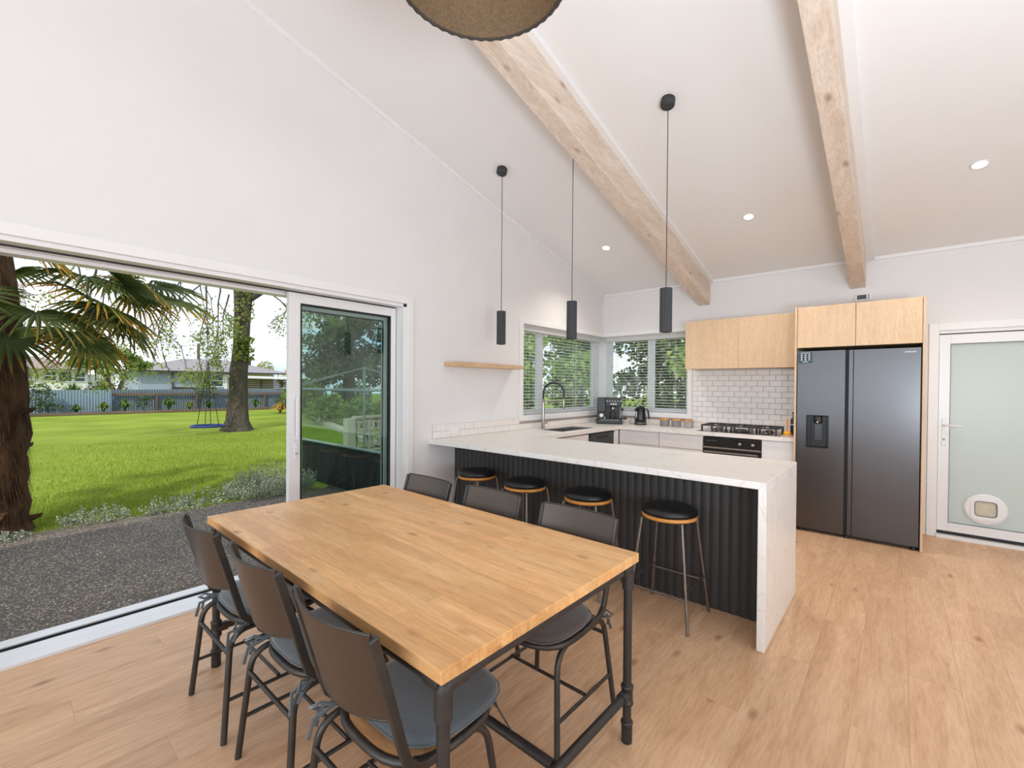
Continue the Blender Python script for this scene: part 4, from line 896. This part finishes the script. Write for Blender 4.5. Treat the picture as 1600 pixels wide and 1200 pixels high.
fr_list = [(32, -14, 2.55, .95), (48, -30, 2.45, .85), (62, -22, 2.6, .9), (20, -32, 2.35, .85), (40, 4, 2.72, .9), (70, -38, 2.4, .75), (10, -8, 2.62, .9), (56, 12, 2.8, .9), (-8, -34, 2.4, .8), (84, -12, 2.65, .85),
           (98, -30, 2.5, .8), (26, 22, 2.85, .85), (-25, -15, 2.6, .85), (115, -5, 2.7, .9), (140, -25, 2.5, .9), (165, 0, 2.7, .9), (190, -25, 2.5, .9), (215, 0, 2.65, .9), (240, -30, 2.5, .85), (265, -5, 2.7, .9), (290, -28, 2.45, .85), (315, -10, 2.6, .9), (338, -35, 2.4, .8), (0, 40, 2.9, .8), (120, 45, 2.95, .8), (240, 50, 2.95, .8), (45, -50, 2.3, .7), (15, -60, 2.25, .6), (75, -58, 2.28, .6), (36, -8, 2.5, 1.15), (28, -24, 2.48, 1.0), (66, -4, 2.55, 1.1), (44, -30, 2.4, 1.1), (55, -14, 2.5, 1.25)]
for i, (az, el, z, pl) in enumerate(fr_list):
    z += .12; pl *= 1.12; A, E_ = radians(az+random.uniform(-5, 5)), radians(el*.62)
    o0 = Vector((pb_[0]+.12*cos(A), pb_[1]+.12*sin(A), GZ+z)); h = Vector((cos(A), sin(A), 0))
    pts = [o0+h*(pl*t*cos(E_))+Vector((0, 0, pl*t*sin(E_)+.22*t*(1-t)*pl)) for t in [0, .25, .5, .75, 1]]
    fo = bpy.data.objects.new('frond', fans[i % 4]); C.objects.link(fo); fo.parent = pt
    dr = (pts[-1]-pts[-2]).normalized(); dr = (dr+Vector((0, 0, .0))).normalized(); roll = random.uniform(-.55, .55)
    sd = Vector((0, 0, 1)).cross(dr).normalized(); sd = (sd*cos(roll)+dr.cross(sd)*sin(roll)); up = dr.cross(sd)
    fo.matrix_local = Matrix(((dr.x, sd.x, up.x, pts[-1].x-pb_[0]), (dr.y, sd.y, up.y, pts[-1].y-pb_[1]), (dr.z, sd.z, up.z, pts[-1].z-pb_[2]), (0, 0, 0, 1)))
    m = MB(); m.tube([fo.matrix_local.inverted() @ (p-Vector(pb_)) for p in pts], [.018, .012, .01, .009, .008], 6)
    st_ = bpy.data.objects.new('petiole', m.mesh('petiole', PET)); C.objects.link(st_); st_.parent = fo

# ---- big deciduous tree and nest swing
bt = thing('deciduous_tree', 'tall grey-barked tree with sparse new leaves behind the swing', 'tree', (-13.2, 5.33, GZ))
m = MB(); n = 20; rings = []
tz = [(.0, .46, 5.33), (.12, .40, 5.33), (.35, .34, 5.33), (.8, .30, 5.34), (1.4, .265, 5.37), (1.9, .255, 5.36), (2.3, .245, 5.40), (2.9, .24, 5.44), (3.6, .24, 5.47), (4.3, .26, 5.50), (5.0, .30, 5.52), (6.2, .25, 5.5), (7.5, .2, 5.55)]
for z, r, y in tz: rings.append([(-13.2+r*(1+.06*sin(3*k+z)+(.14*sin(5*2*pi*k/n) if z < .3 else 0))*cos(2*pi*k/n), y+r*(1+.06*cos(2*k+z*2)+(.16*sin(5*2*pi*k/n) if z < .3 else 0))*sin(2*pi*k/n), GZ+z) for k in range(n)])
m.add([p for r in rings for p in r], [(i*n+k, i*n+(k+1) % n, (i+1)*n+(k+1) % n, (i+1)*n+k) for i in range(len(tz)-1) for k in range(n)], True); m.build('trunk', BARK, bt)
MB().tube([(-13.1, 5.5, 4.2), (-13.0, 5.95, 4.55), (-12.95, 6.35, 4.85), (-12.9, 6.62, 4.95)], [.16, .12, .1, .09], 8).build('branch', BARK, bt)
MB().tube([(-13.1, 5.3, 5.2), (-13.0, 4.6, 5.7), (-12.9, 3.6, 6.0), (-12.8, 2.4, 6.1), (-12.7, 1.0, 5.9)], [.16, .13, .1, .08, .05], 8).build('branch', BARK, bt)
tw = MB(); lf = MB(); rnd = random.Random(5)
def twig(p, d, ln, r, depth, lv):
    pts = [p]; q = p.copy(); dd = d.normalized()
    for k in range(5):
        dd = (dd+Vector((rnd.gauss(0, .18), rnd.gauss(0, .22), rnd.gauss(-.09, .14)))).normalized(); q = q+dd*ln/5; q.z = max(q.z, 1.5+rnd.uniform(-.2, .3)); pts.append(q.copy())
        if depth > 0 and k > 0 and rnd.random() < .8: twig(q, dd+Vector((rnd.gauss(0, .5), rnd.gauss(0, .7), rnd.gauss(-.2, .4))), ln*.5, r*.55, depth-1, lv)
        for _ in range(int(lv*1.6) if depth < 2 else lv//3): one_leaf(lf, q+Vector((rnd.gauss(0, .1), rnd.gauss(0, .1), rnd.gauss(-.03, .09))), rnd.uniform(.04, .08), .6)
    tw.tube(pts, [r*(1-.14*k) for k in range(6)], 4, cap=False)
for (y, z, ln) in ((4.9, 5.5, 3.0), (4.5, 5.7, 3.4), (4.0, 5.9, 3.8), (3.5, 6.0, 3.8), (3.0, 6.0, 4.0), (2.4, 6.1, 3.8), (1.8, 6.0, 3.4), (4.7, 4.8, 2.0), (5.0, 4.3, 1.6)):
    twig(Vector((-12.95, y, z)), Vector((.05, -.25, -.75)), ln, .028, 2, 6)
for (y, z) in ((6.55, 4.95), (6.3, 4.85), (6.0, 4.6), (6.6, 4.9)): twig(Vector((-12.92, y, z)), Vector((.05, .55, -.35)), 1.6, .03, 2, 4)
for i in range(500): one_leaf(lf, Vector((-13.2+.3*rnd.uniform(.6, 1.1), rnd.uniform(5.2, 5.8)-.06, rnd.choice([rnd.uniform(3.4, 5.4), rnd.uniform(2.2, 3.0)]))), .1, .8)
tw.build('twigs', TWIG, bt)['kind'] = 'stuff'; lf.build('leaves', leaf('spring_leaf', (122, 140, 66), (160, 170, 90), .4), bt)['kind'] = 'stuff'
sw = thing('nest_swing', 'round blue-rimmed nest swing hanging beside the big tree', 'swing', (-12.6, 4.35, .1))
n = 36; BLUE = M_('blue_padded_rim', (30, 52, 118), .55); ROPE = M_('black_rope', (40, 38, 40), .8)
sc = Vector((-12.7, 4.36, .14))
MB().tube([sc+Vector((.43*cos(2*pi*k/n), .43*sin(2*pi*k/n), 0)) for k in range(n)], .035, 8, closed=True).build('rim', BLUE, sw)
m = MB()
for r in (.12, .22, .32): m.tube([sc+Vector((r*cos(2*pi*k/n), r*sin(2*pi*k/n), -.02)) for k in range(n)], .006, 4, closed=True)
for k in range(12): m.tube([sc+Vector((0, 0, -.03)), sc+Vector((.42*cos(2*pi*k/12), .42*sin(2*pi*k/12), 0))], .006, 4)
m.build('net', ROPE, sw)
top = sc+Vector((0, 0, 2.0))
for a in (25, 155, 205, 335): MB().tube([sc+Vector((.43*cos(radians(a)), .43*sin(radians(a)), .02)), top], .010, 6).build('rope', ROPE, sw)
MB().tube([top, (top.x-.15, top.y-.02, 5.95)], .010, 6).build('hanging_rope', ROPE, sw)

# ---- fence, border, plants along it
CORR = M_('blue_grey_corrugated', (138, 158, 172), .55, .2, var=.06, vs=1.5)
CORD_ = M_('weathered_corrugated', (118, 130, 142), .6, .2, var=.12, vs=1.2)
TIMB = M_('weathered_timber', (110, 94, 80), .9, var=.25, vs=4, st=(1, .2, 1), bump=.4)
def corr(y0, y1, z0, z1, x):
    m = MB(); n = int((y1-y0)/.02); pf = [(x+.02*sin((y0+(y1-y0)*i/n)*2*pi/.11), y0+(y1-y0)*i/n) for i in range(n+1)]
    return m.prism(pf+[(a-.004, b) for a, b in reversed(pf)], z0, z1)
fa = thing('iron_fence', 'bright blue-grey corrugated fence section left of the timber-railed part', 'fence', (-27.4, 1.0, GZ))
for i in range(7): corr(-1.6+.81*i, -1.6+.81*i+.808, GZ, 1.09, -27.3).build('corrugated_sheet', CORR, fa)
fb_ = thing('iron_fence', 'weathered corrugated fence with timber posts and rail behind the swing', 'fence', (-27.6, 9, GZ))
for i in range(14): corr(4.1+.81*i, 4.1+.81*i+.808, GZ, 1.10+.008*i, -27.6).build('corrugated_sheet', CORD_, fb_)
MB().box(-27.5, 4.08, .80, -27.44, 15.4, .92).build('rail', TIMB, fb_)
for i in range(6): MB().box(-27.55, 5.9+i*1.85, GZ, -27.45, 6.0+i*1.85, .80).build('post', TIMB, fb_)
ed = thing('garden_edging', 'low timber edging between lawn and fence bed', 'edging', (-26.4, 6, GZ))
for i in range(7): MB().box(-26.2, -2+i*2.4, GZ, -26.1, -2+i*2.4+2.39, GZ+.14).build('sleeper', TIMB, ed, bevel=.01)
tag(MB().box(-27.25, -2, GZ, -26.2, 14.8, GZ+.1).build('garden_bed', M_('bark_mulch', (70, 58, 48), .95, var=.3, vs=20)), 'mulched garden bed along the fence', 'garden bed')
STRAP = leaf('strap_leaf', (62, 96, 44), (120, 146, 70), .25)
def strap_clump(name, label, x, y, h, n, mat, grp='strappy plants along the fence', spread=.5):
    m = MB(); z0 = GZ+.1 if x < -26 else GZ
    for i in range(n):
        a = random.random()*2*pi; r = random.uniform(.05, 1)*spread; hh = h*random.uniform(.6, 1.1); w = .02+.018*h; s = Vector((-sin(a), cos(a), 0))*w
        lean = r/spread; p = [Vector((x+cos(a)*r*t**1.4, y+sin(a)*r*t**1.4, z0+hh*(1.02-.45*lean)*sin(pi*t*(.5+.32*lean)))) for t in (0, .35, .7, 1)]
        m.add([p[0]-s, p[0]+s, p[1]-s, p[1]+s, p[2]-s*.8, p[2]+s*.8, p[3]], [(0, 1, 3, 2), (2, 3, 5, 4), (4, 5, 6)])
    return tag(m.build(name, mat), label, 'plant', grp)
for y, h, lab in ((2.7, .35, 'leftmost low strappy plant by the fence, right of the palm trunk'), (3.7, .42, 'yellowish strappy plant by the bright fence section'), (4.5, .55, 'strappy plant where the two fence sections meet'), (6.35, .62, 'large dark strappy plant in front of the timber rail'), (7.3, .40, 'yellow-green strappy plant left of the swing'), (8.2, .42, 'small strappy plant behind the swing ropes'), (10.7, .5, 'strappy plant just right of the big tree trunk')):
    strap_clump('strappy_plant', lab, -26.75, y, h*1.25, 130, leaf('strap_yellow', (96, 126, 50), (150, 160, 80), .3) if 'yellow' in lab else STRAP)
strap_clump('tussock_grass', 'golden tussock grass beside the door panel, near the fence', -21.9, 10.2, .62, 420, leaf('golden_grass', (176, 140, 62), (206, 176, 90), .3), None, .62)
DARKG = leaf('dark_shrub_leaf', (58, 78, 52), (104, 122, 88), .25)
for y, hz, sy, lab in ((1.5, 1.35, .55, 'tall dark shrub by the fence beside the palm trunk'), (1.75, .45, .7, 'low dark shrub at the foot of the tall fence shrub'), (5.25, .75, .4, 'small twiggy shrub where the timber rail begins'), (7.95, 1.85, .42, 'tall slim shrub poking above the fence behind the swing'), (12.3, .7, .6, 'rounded shrub by the fence at the door panel edge')):
    z0 = .1+(.35 if hz > 1.2 else 0)
    canopy_tree('shrub', lab, (-26.75, y, GZ+.1), [([(0, 0, -.05), (0, .02, hz*.6)], .02)], [((0, 0, hz*.6), .4, sy, hz*.42), ((.05, .05, hz*.85), .3, sy*.6, hz*.2)], DARKG, .10, 1100, group='shrubs along the fence', cat='shrub')
# silvery plants on the patio edge
SILV = leaf('silver_leaf', (138, 148, 128), (200, 206, 184), .25, .8)
def sprigs(name, label, x, y, rx, ry, h, n):
    t = thing(name, label, 'shrub', (x, y, GZ), 'silvery plants on the patio edge'); m = MB(); ms = MB()
    for i in range(n):
        a = random.random()*2*pi; r = math.sqrt(random.random()); bx, by = x+rx*r*cos(a), y+ry*r*sin(a); hh = h*random.uniform(.45, 1.1)*(1.05-.55*r)
        d = Vector((cos(a)*r*.35, sin(a)*r*.35, 1)); p0 = Vector((bx, by, GZ)); p1 = p0+d*hh
        ms.tube([p0, (p0+p1)/2+Vector((random.gauss(0, .01), random.gauss(0, .01), 0)), p1], .0022, 3, cap=False)
        for k in range(12): one_leaf(m, p0.lerp(p1, random.uniform(.15, 1))+Vector((random.gauss(0, .014), random.gauss(0, .014), 0)), .022, .9)
    ms.build('stems', M_('silver_stem', (142, 146, 126), .8), t)['kind'] = 'stuff'; m.build('foliage', SILV, t)['kind'] = 'stuff'
sprigs('silver_shrub', 'dense silvery shrub beside the sliding panel', -3.25, 2.55, .38, .55, .46, 420)
sprigs('silver_shrub', 'sparse silvery plant between the palm and the table corner', -3.2, .78, .16, .34, .24, 60)
sprigs('silver_shrub', 'wispy silvery plant just left of the dense silver shrub', -3.12, 1.55, .2, .42, .30, 75)
sprigs('silver_shrub', 'small silvery tuft at the foot of the palm', -3.0, .12, .1, .12, .14, 30)

# ---- conifer over the fence, houses, carport
CONF = leaf('conifer_leaf', (66, 92, 44), (150, 166, 82), .2)
rnd = random.Random(9); cl = []
for i in range(26):
    a = rnd.random()*2*pi; r = math.sqrt(rnd.random())*1.55; cl.append(((rnd.uniform(-1, 1), r*cos(a)*1.05, 2.35+.75*(1-(r/1.6)**2)+rnd.uniform(-.3, .35)), .55, .5, .26))
canopy_tree('conifer', 'broad flat-topped conifer standing behind the bright fence', (-30, 4.3, GZ), [([(0, -.3, 0), (0, -.2, 1.2), (0, .1, 2.6)], [.16, .13, .06]), ([(0, .3, 0), (0, .2, 1.2), (0, -.5, 2.6)], [.14, .11, .05]), ([(.1, 0, 0), (.1, .5, 1.4), (0, .9, 2.6)], [.12, .1, .05])], cl, CONF, .15, 1050, TIMB)
canopy_tree('hedge_shrub', 'olive shrub beneath the flat-topped conifer', (-31.5, 4.3, GZ), [([(0, 0, 0), (0, 0, .8)], .05)], [((0, 0, .9), .5, 1.1, .8)], DARKG, .14, 700, cat='shrub')
for y, h in ((2.75, 1.6), (3.95, 1.45)):
    m = MB()
    for i in range(60):
        a = random.random()*2*pi; e = random.uniform(.5, 1.4); q = Vector((cos(a)*cos(e), sin(a)*cos(e), sin(e)))*.75; s = Vector((-sin(a), cos(a), 0))*.03; p = Vector((-29, y, .75)); m.add([p-s, p+s, p+q*.6+s, p+q, p+q*.6-s], [(0, 1, 2, 3, 4)])
    m.tube([(-29, y, GZ), (-29, y, .8)], .06, 6)
    tag(m.build('spiky_plant', STRAP), 'spiky flax-like plant above the fence, '+('left one below the white house' if y < 3.5 else 'right one beside the conifer trunk'), 'plant', 'spiky plants over the fence')
ROOF = M_('grey_tile_roof', (142, 136, 138), .8, var=.08, vs=3, bump=.2, bs=8)
ROOFB = M_('brown_tile_roof', (150, 132, 124), .8, var=.08, vs=3)
BLUEW = M_('pale_blue_wall', (158, 168, 188), .7, var=.02)
CREAM = M_('cream_wall', (226, 226, 220), .7, var=.02)
WGL = M_('dark_window_glass', (72, 86, 98), .12, var=.1)
FASC = M_('dark_fascia', (62, 58, 60), .6)
def hip(x0, x1, y0, y1, z, h, ry0, ry1):    # hip roof, ridge along y
    xm = (x0+x1)/2; m = MB()
    return m.add([(x0, y0, z), (x1, y0, z), (x1, y1, z), (x0, y1, z), (xm, ry0, z+h), (xm, ry1, z+h)], [(0, 1, 4), (1, 2, 5, 4), (2, 3, 5), (3, 0, 4, 5), (3, 2, 1, 0)])
def win(par, x, y0, y1, z0, z1, mull=(), trans=()):
    m = MB(); w = .07
    for a in ((y0, z0, y1, z0+w), (y0, z1-w, y1, z1), (y0, z0+w, y0+w, z1-w), (y1-w, z0+w, y1, z1-w)): m.box(x-.02, a[0], a[1], x+.05, a[2], a[3])
    for q in mull: m.box(x-.02, q-w/2, z0+w, x+.05, q+w/2, z1-w)
    for a, b, q in trans: m.box(x-.02, a+w/2, q-w/2, x+.045, b-w/2, q+w/2)
    f = m.build('window', PVC, par); MB().box(x-.015, y0+w*.5, z0+w*.5, x+.01, y1-w*.5, z1-w*.5).build('pane', WGL, f)
h2 = thing('house', 'pale blue bungalow with grey hip roof behind the big tree', 'house', (-39, 11, GZ))
MB().box(-43, 6.6, GZ, -36, 12.6, 2.3).build('wall', BLUEW, h2); MB().box(-42, 12.6, GZ, -37.2, 15.8, 2.32).build('wing_wall', CREAM, h2)
hip(-43.5, -35.5, 6.1, 16.6, 2.36, 1.08, 10.0, 12.9).build('roof', ROOF, h2)
MB().box(-35.56, 6.1, 2.26, -35.49, 16.6, 2.37).build('gutter', FASC, h2)
win(h2, -35.99, 10.85, 11.7, 1.2, 2.2, (), ((10.85, 11.7, 1.7),)); win(h2, -35.99, 9.1, 10.4, 1.25, 2.2, (9.75,)) if False else None
MB().box(-35.98, 11.72, .95, -35.95, 11.95, 2.22).build('shutter', WHITE, h2)
MB().box(-36.0, 8.6, 1.08, -35.9, 11.2, 1.2).build('deck_rail', FASC, h2)
MB().tube([(-35.9, 8.5, GZ), (-35.9, 8.5, 1.3), (-35.95, 8.5, 2.25)], [.09, .05, .03], 8).build('downpipe', FASC, h2)
MB().box(-39.6, 14.3, 2.7, -39.2, 14.75, 3.45).build('chimney', FASC, h2)
m = MB().lathe([(.0, .06), (.2, .03), (.31, -.04), (.3, -.05), (.2, .02), (0, .045)], (-36.6, 11.35, 3.25), 18, axis=Matrix.Rotation(radians(75), 3, 'Y')); m.tube([(-36.65, 11.35, 2.8), (-36.65, 11.35, 3.2)], .025, 6); m.build('satellite_dish', M_('dish_grey', (150, 158, 168), .5), h2)
h1 = thing('house', 'cream house with brown roof and three windows left of the conifer', 'house', (-44, 2.4, GZ))
MB().box(-48, -3, GZ, -42, 4.7, 2.42).build('wall', CREAM, h1); MB().box(-47, 4.7, GZ, -42.6, 6.3, 2.1).build('wing_wall', CREAM, h1)
hip(-48.6, -41.4, -4.2, 5.1, 2.42, .95, -.6, 2.3).build('roof', ROOFB, h1)
win(h1, -41.99, 2.42, 3.1, 1.55, 2.28, (), ((2.42, 3.1, 1.95),)); win(h1, -41.99, 3.12, 3.9, 1.5, 2.28); win(h1, -41.99, 3.92, 4.6, 1.5, 2.28, (), ((3.92, 4.6, 1.85),))
cp_ = thing('carport', 'white-roofed carport with horizontal timber slats right of the big tree', 'carport', (-31, 13, GZ))
m = MB(); m.add([(-32.5, 10.9, 1.98), (-30, 10.9, 1.86), (-30, 17, 1.76), (-32.5, 17, 1.9), (-32.5, 10.9, 2.06), (-30, 10.9, 1.97), (-30, 17, 1.86), (-32.5, 17, 1.98)], [(3, 2, 1, 0), (4, 5, 6, 7), (0, 1, 5, 4), (1, 2, 6, 5), (2, 3, 7, 6), (3, 0, 4, 7)]); m.build('roof', WHITE, cp_)
for i in range(6): MB().box(-31.02, 11.0, 1.02+i*.135, -30.98, 17, 1.13+i*.135).build('slat', TIMB, cp_)
for y in (11.2, 12.5, 13.9, 15.5): MB().box(-30.97, y, GZ, -30.87, y+.1, 1.8).build('post', TIMB, cp_)
tag(MB().tube([(-46, 12.6, -.1), (-46, 12.6, 5.2)], .1, 8).build('utility_pole', TIMB), 'dark utility pole rising behind the bungalow roof', 'pole')
GOLD = leaf('golden_leaf', (176, 150, 70), (222, 196, 120), .4)
for y, z, lab, mt in ((22.6, 2.6, 'golden leafy tree behind the carport', GOLD), (19.6, 3.0, 'pale green wispy tree left of the golden one', leaf('wispy_leaf', (140, 150, 90), (190, 190, 130), .4)), (25.8, 2.8, 'golden tree partly hidden by the door frame', GOLD)):
    canopy_tree('distant_tree', lab, (-50, y, GZ), [([(0, 0, 0), (0, 0, z)], [.15, .05])], [((0, 0, z*.8), 1.5, 1.3, 1.4), ((0, .4, z*1.15), 1, .8, .8)], mt, .22, 260, group='trees beyond the carport')
canopy_tree('distant_tree', 'tiny dark conifer above the brown roof', (-62, 4.6, GZ), [([(0, 0, 0), (0, 0, 5)], [.2, .05])], [((0, 0, 4.7), .8, .7, .25), ((0, 0, 5.2), .3, .25, .5)], DARKG, .25, 300)
# ---- things seen through the door panel
cl_ = thing('rotary_clothesline', 'grey rotary clothesline standing beyond the door panel', 'clothesline', (-4.9, 4.98, GZ))
GALV = M_('galvanised_pipe', (148, 158, 162), .45, .6)
cx, cy = -4.9, 4.98
MB().tube([(cx, cy, GZ), (cx, cy, 1.2)], .022, 10).build('pole', GALV, cl_); MB().tube([(cx, cy, 1.2), (cx, cy, 1.80)], .032, 10).build('mast', GALV, cl_)
ends = []
for k in range(4):
    a = radians(18+90*k); e = Vector((cx+2.1*cos(a), cy+2.1*sin(a), 1.36)); ends.append(e)
    m = MB(); m.tube([(cx, cy, 1.30), e], .013, 6); m.tube([(cx, cy, 1.78), Vector((cx, cy, 1.3)).lerp(e, .93)], .010, 6); m.build('arm', GALV, cl_)
m = MB()
for f in (.35, .55, .75, .95):
    for k in range(4):
        p = Vector((cx, cy, 1.31)); m.tube([p.lerp(ends[k], f), p.lerp(ends[(k+1) % 4], f)], .0022, 4)
m.build('washing_lines', M_('line_wire', (170, 176, 178), .5), cl_)
CONC = M_('cream_concrete', (196, 184, 164), .9, var=.08, vs=5)
bw = thing('breeze_block_wall', 'cream patterned breeze-block wall seen through the door panel', 'wall', (-6.1, 5.9, GZ))
MB().box(-6.18, 5.22, GZ, -5.98, 5.42, .66).build('pier', CONC, bw, bevel=.01)
def block():
    m = MB(); s = .19; w = .022; T = .045
    for a in ((-s, -s, s, -s+w), (-s, s-w, s, s), (-s, -s+w, -s+w, s-w), (s-w, -s+w, s, s-w)): m.box(-T, a[0], a[1], T, a[2], a[3])
    n = 10
    for qx, qy in ((-1, 0), (1, 0), (0, -1), (0, 1)):
        pts = []
        for i in range(n+1):
            t = -1+2*i/n; d = s*.95-(s*.55)*(1-t*t); pts.append(Vector((0, qx*d+(t*s*.9 if qx == 0 else 0), qy*d+(t*s*.9 if qy == 0 else 0))))
        m.sweep(pts, .08, .028, (1, 0, 0))
    return m.mesh('breeze_block', CONC)
bm_ = block()
for c in range(5):
    for r in range(2):
        o = bpy.data.objects.new('breeze_block', bm_); C.objects.link(o); o.parent = bw; o.location = Vector((-6.08, 5.615+c*.385, GZ+.10+.1+r*.385))-bw.location
MB().box(-6.16, 5.42, .665, -6.0, 7.5, .71).build('coping', CONC, bw); MB().box(-6.2, 5.425, GZ, -5.96, 7.5, GZ+.0085).build('footing', CONC, bw)
tag(MB().prism([(-15.4, 8.95), (-6.2, 6.05), (-6.2, 6.3), (-15.4, 9.25)], GZ, GZ+.12).build('concrete_kerb', CONC), 'pale concrete kerb running to the breeze-block wall', 'kerb')
HEDGE = leaf('hedge_leaf', (84, 116, 48), (150, 176, 86), .3)
rnd = random.Random(21)
for i, (x, y, lab) in enumerate(((-13.5, 8.6, 'leafy green shrub left of the clothesline pole through the glass'), (-11.5, 8.9, 'leafy green shrub behind the clothesline pole'), (-10, 9.4, 'leafy green shrub right of the clothesline pole'))):
    canopy_tree('hedge_shrub', lab, (x, y, GZ), [([(0, 0, 0), (0, 0, .6)], .04)], [((0, 0, .55), 1.0, .9, .55), ((.3, -.2, .8), .6, .5, .3)], HEDGE, .12, 1500, group='shrubs beyond the clothesline', cat='shrub')
for x, y, lab in ((-21.5, 11.3, 'far green bush under the drooping conifer, left side'), (-21, 13.9, 'far green bush under the drooping conifer, middle'), (-19.5, 16.2, 'far green bush under the drooping conifer, right side')):
    canopy_tree('hedge_shrub', lab, (x, y, GZ), [([(0, 0, 0), (0, 0, .9)], .05)], [((0, 0, .95), .9, 1.25, .95)], HEDGE, .17, 900, group='bushes under the big conifer', cat='shrub')
DROOP = leaf('drooping_conifer_leaf', (58, 80, 56), (118, 138, 92), .25)
cl = []
for i in range(64):
    a = rnd.random()*2*pi; z = rnd.uniform(1.9, 8.8); r = (10.5-z)*.27*math.sqrt(rnd.random()); cl.append(((r*cos(a), r*sin(a), z), .7, .7, .55))
canopy_tree('conifer', 'large drooping conifer filling the door panel glass', (-18, 12.0, GZ), [([(0, 0, 0), (0, 0, 9)], [.35, .08])], cl, DROOP, .16, 800, BARK)
ob = thing('garden_screen', 'low charcoal board screen with pale capping standing in partly for the bar reflection in the door glass', 'screen', (-2.6, 3.32, GZ+.03))  # dark shape put in partly to stand for the bar reflected in the glass
DARKP = M_('charcoal_panel', (34, 35, 36), .7, var=.2, vs=9)
for i in range(5): MB().box(-3.95+i*.475, 3.30, GZ+.032, -3.95+i*.475+.472, 3.335, .53).build('board', DARKP, ob)
MB().box(-3.97, 3.29, .531, -1.56, 3.345, .556).build('capping', M_('pale_capping', (190, 194, 188), .5), ob, bevel=.004)
# ---- greenery outside the kitchen windows
gk = [(-5.6, 9.8, 0, 2.9, 'leafy tree outside the left pane of the sink window'), (-4.4, 12.4, 0, 3.4, 'leafy tree outside the middle of the sink window'), (-2.2, 13.2, 1, 3.4, 'dark leafy tree outside the corner of the kitchen'), (.0, 12.2, 0, 3.4, 'leafy tree outside the left pane of the back window'), (2.1, 12.0, 0, 3.2, 'leafy tree outside the right pane of the back window'), (-7.4, 13.0, 1, 3.8, 'tall dark tree far behind the sink window'), (-8.2, 10.0, 1, 2.8, 'dark shrubby tree at the left edge of the sink window'),
      (.6, 16, 1, 3.6, 'dark tree behind the leafy ones, left half of the back window'), (3.6, 15.6, 1, 3.6, 'dark tree behind the leafy ones, right half of the back window'), (-7.2, 17, 1, 4.2, 'dark tree far behind the right pane of the sink window'), (-3.4, 17.4, 0, 4.2, 'green tree far behind the kitchen corner'), (-1.3, 16.6, 1, 4.4, 'dark tree filling the left edge of the back window')]
LG = leaf('garden_leaf', (104, 140, 70), (196, 212, 130), .45)
for x, y, k, h, lab in gk:
    cl = [((rnd.uniform(-.9, .9), rnd.uniform(-.7, .7), rnd.uniform(.3, h)), .6, .55, .45) for i in range(17)]
    canopy_tree('garden_tree', lab, (x, y, GZ), [([(0, 0, 0), (.05, 0, h*.8)], [.08, .03])], cl, (LG, DROOP)[k], .15, 620, group='trees outside the kitchen windows')
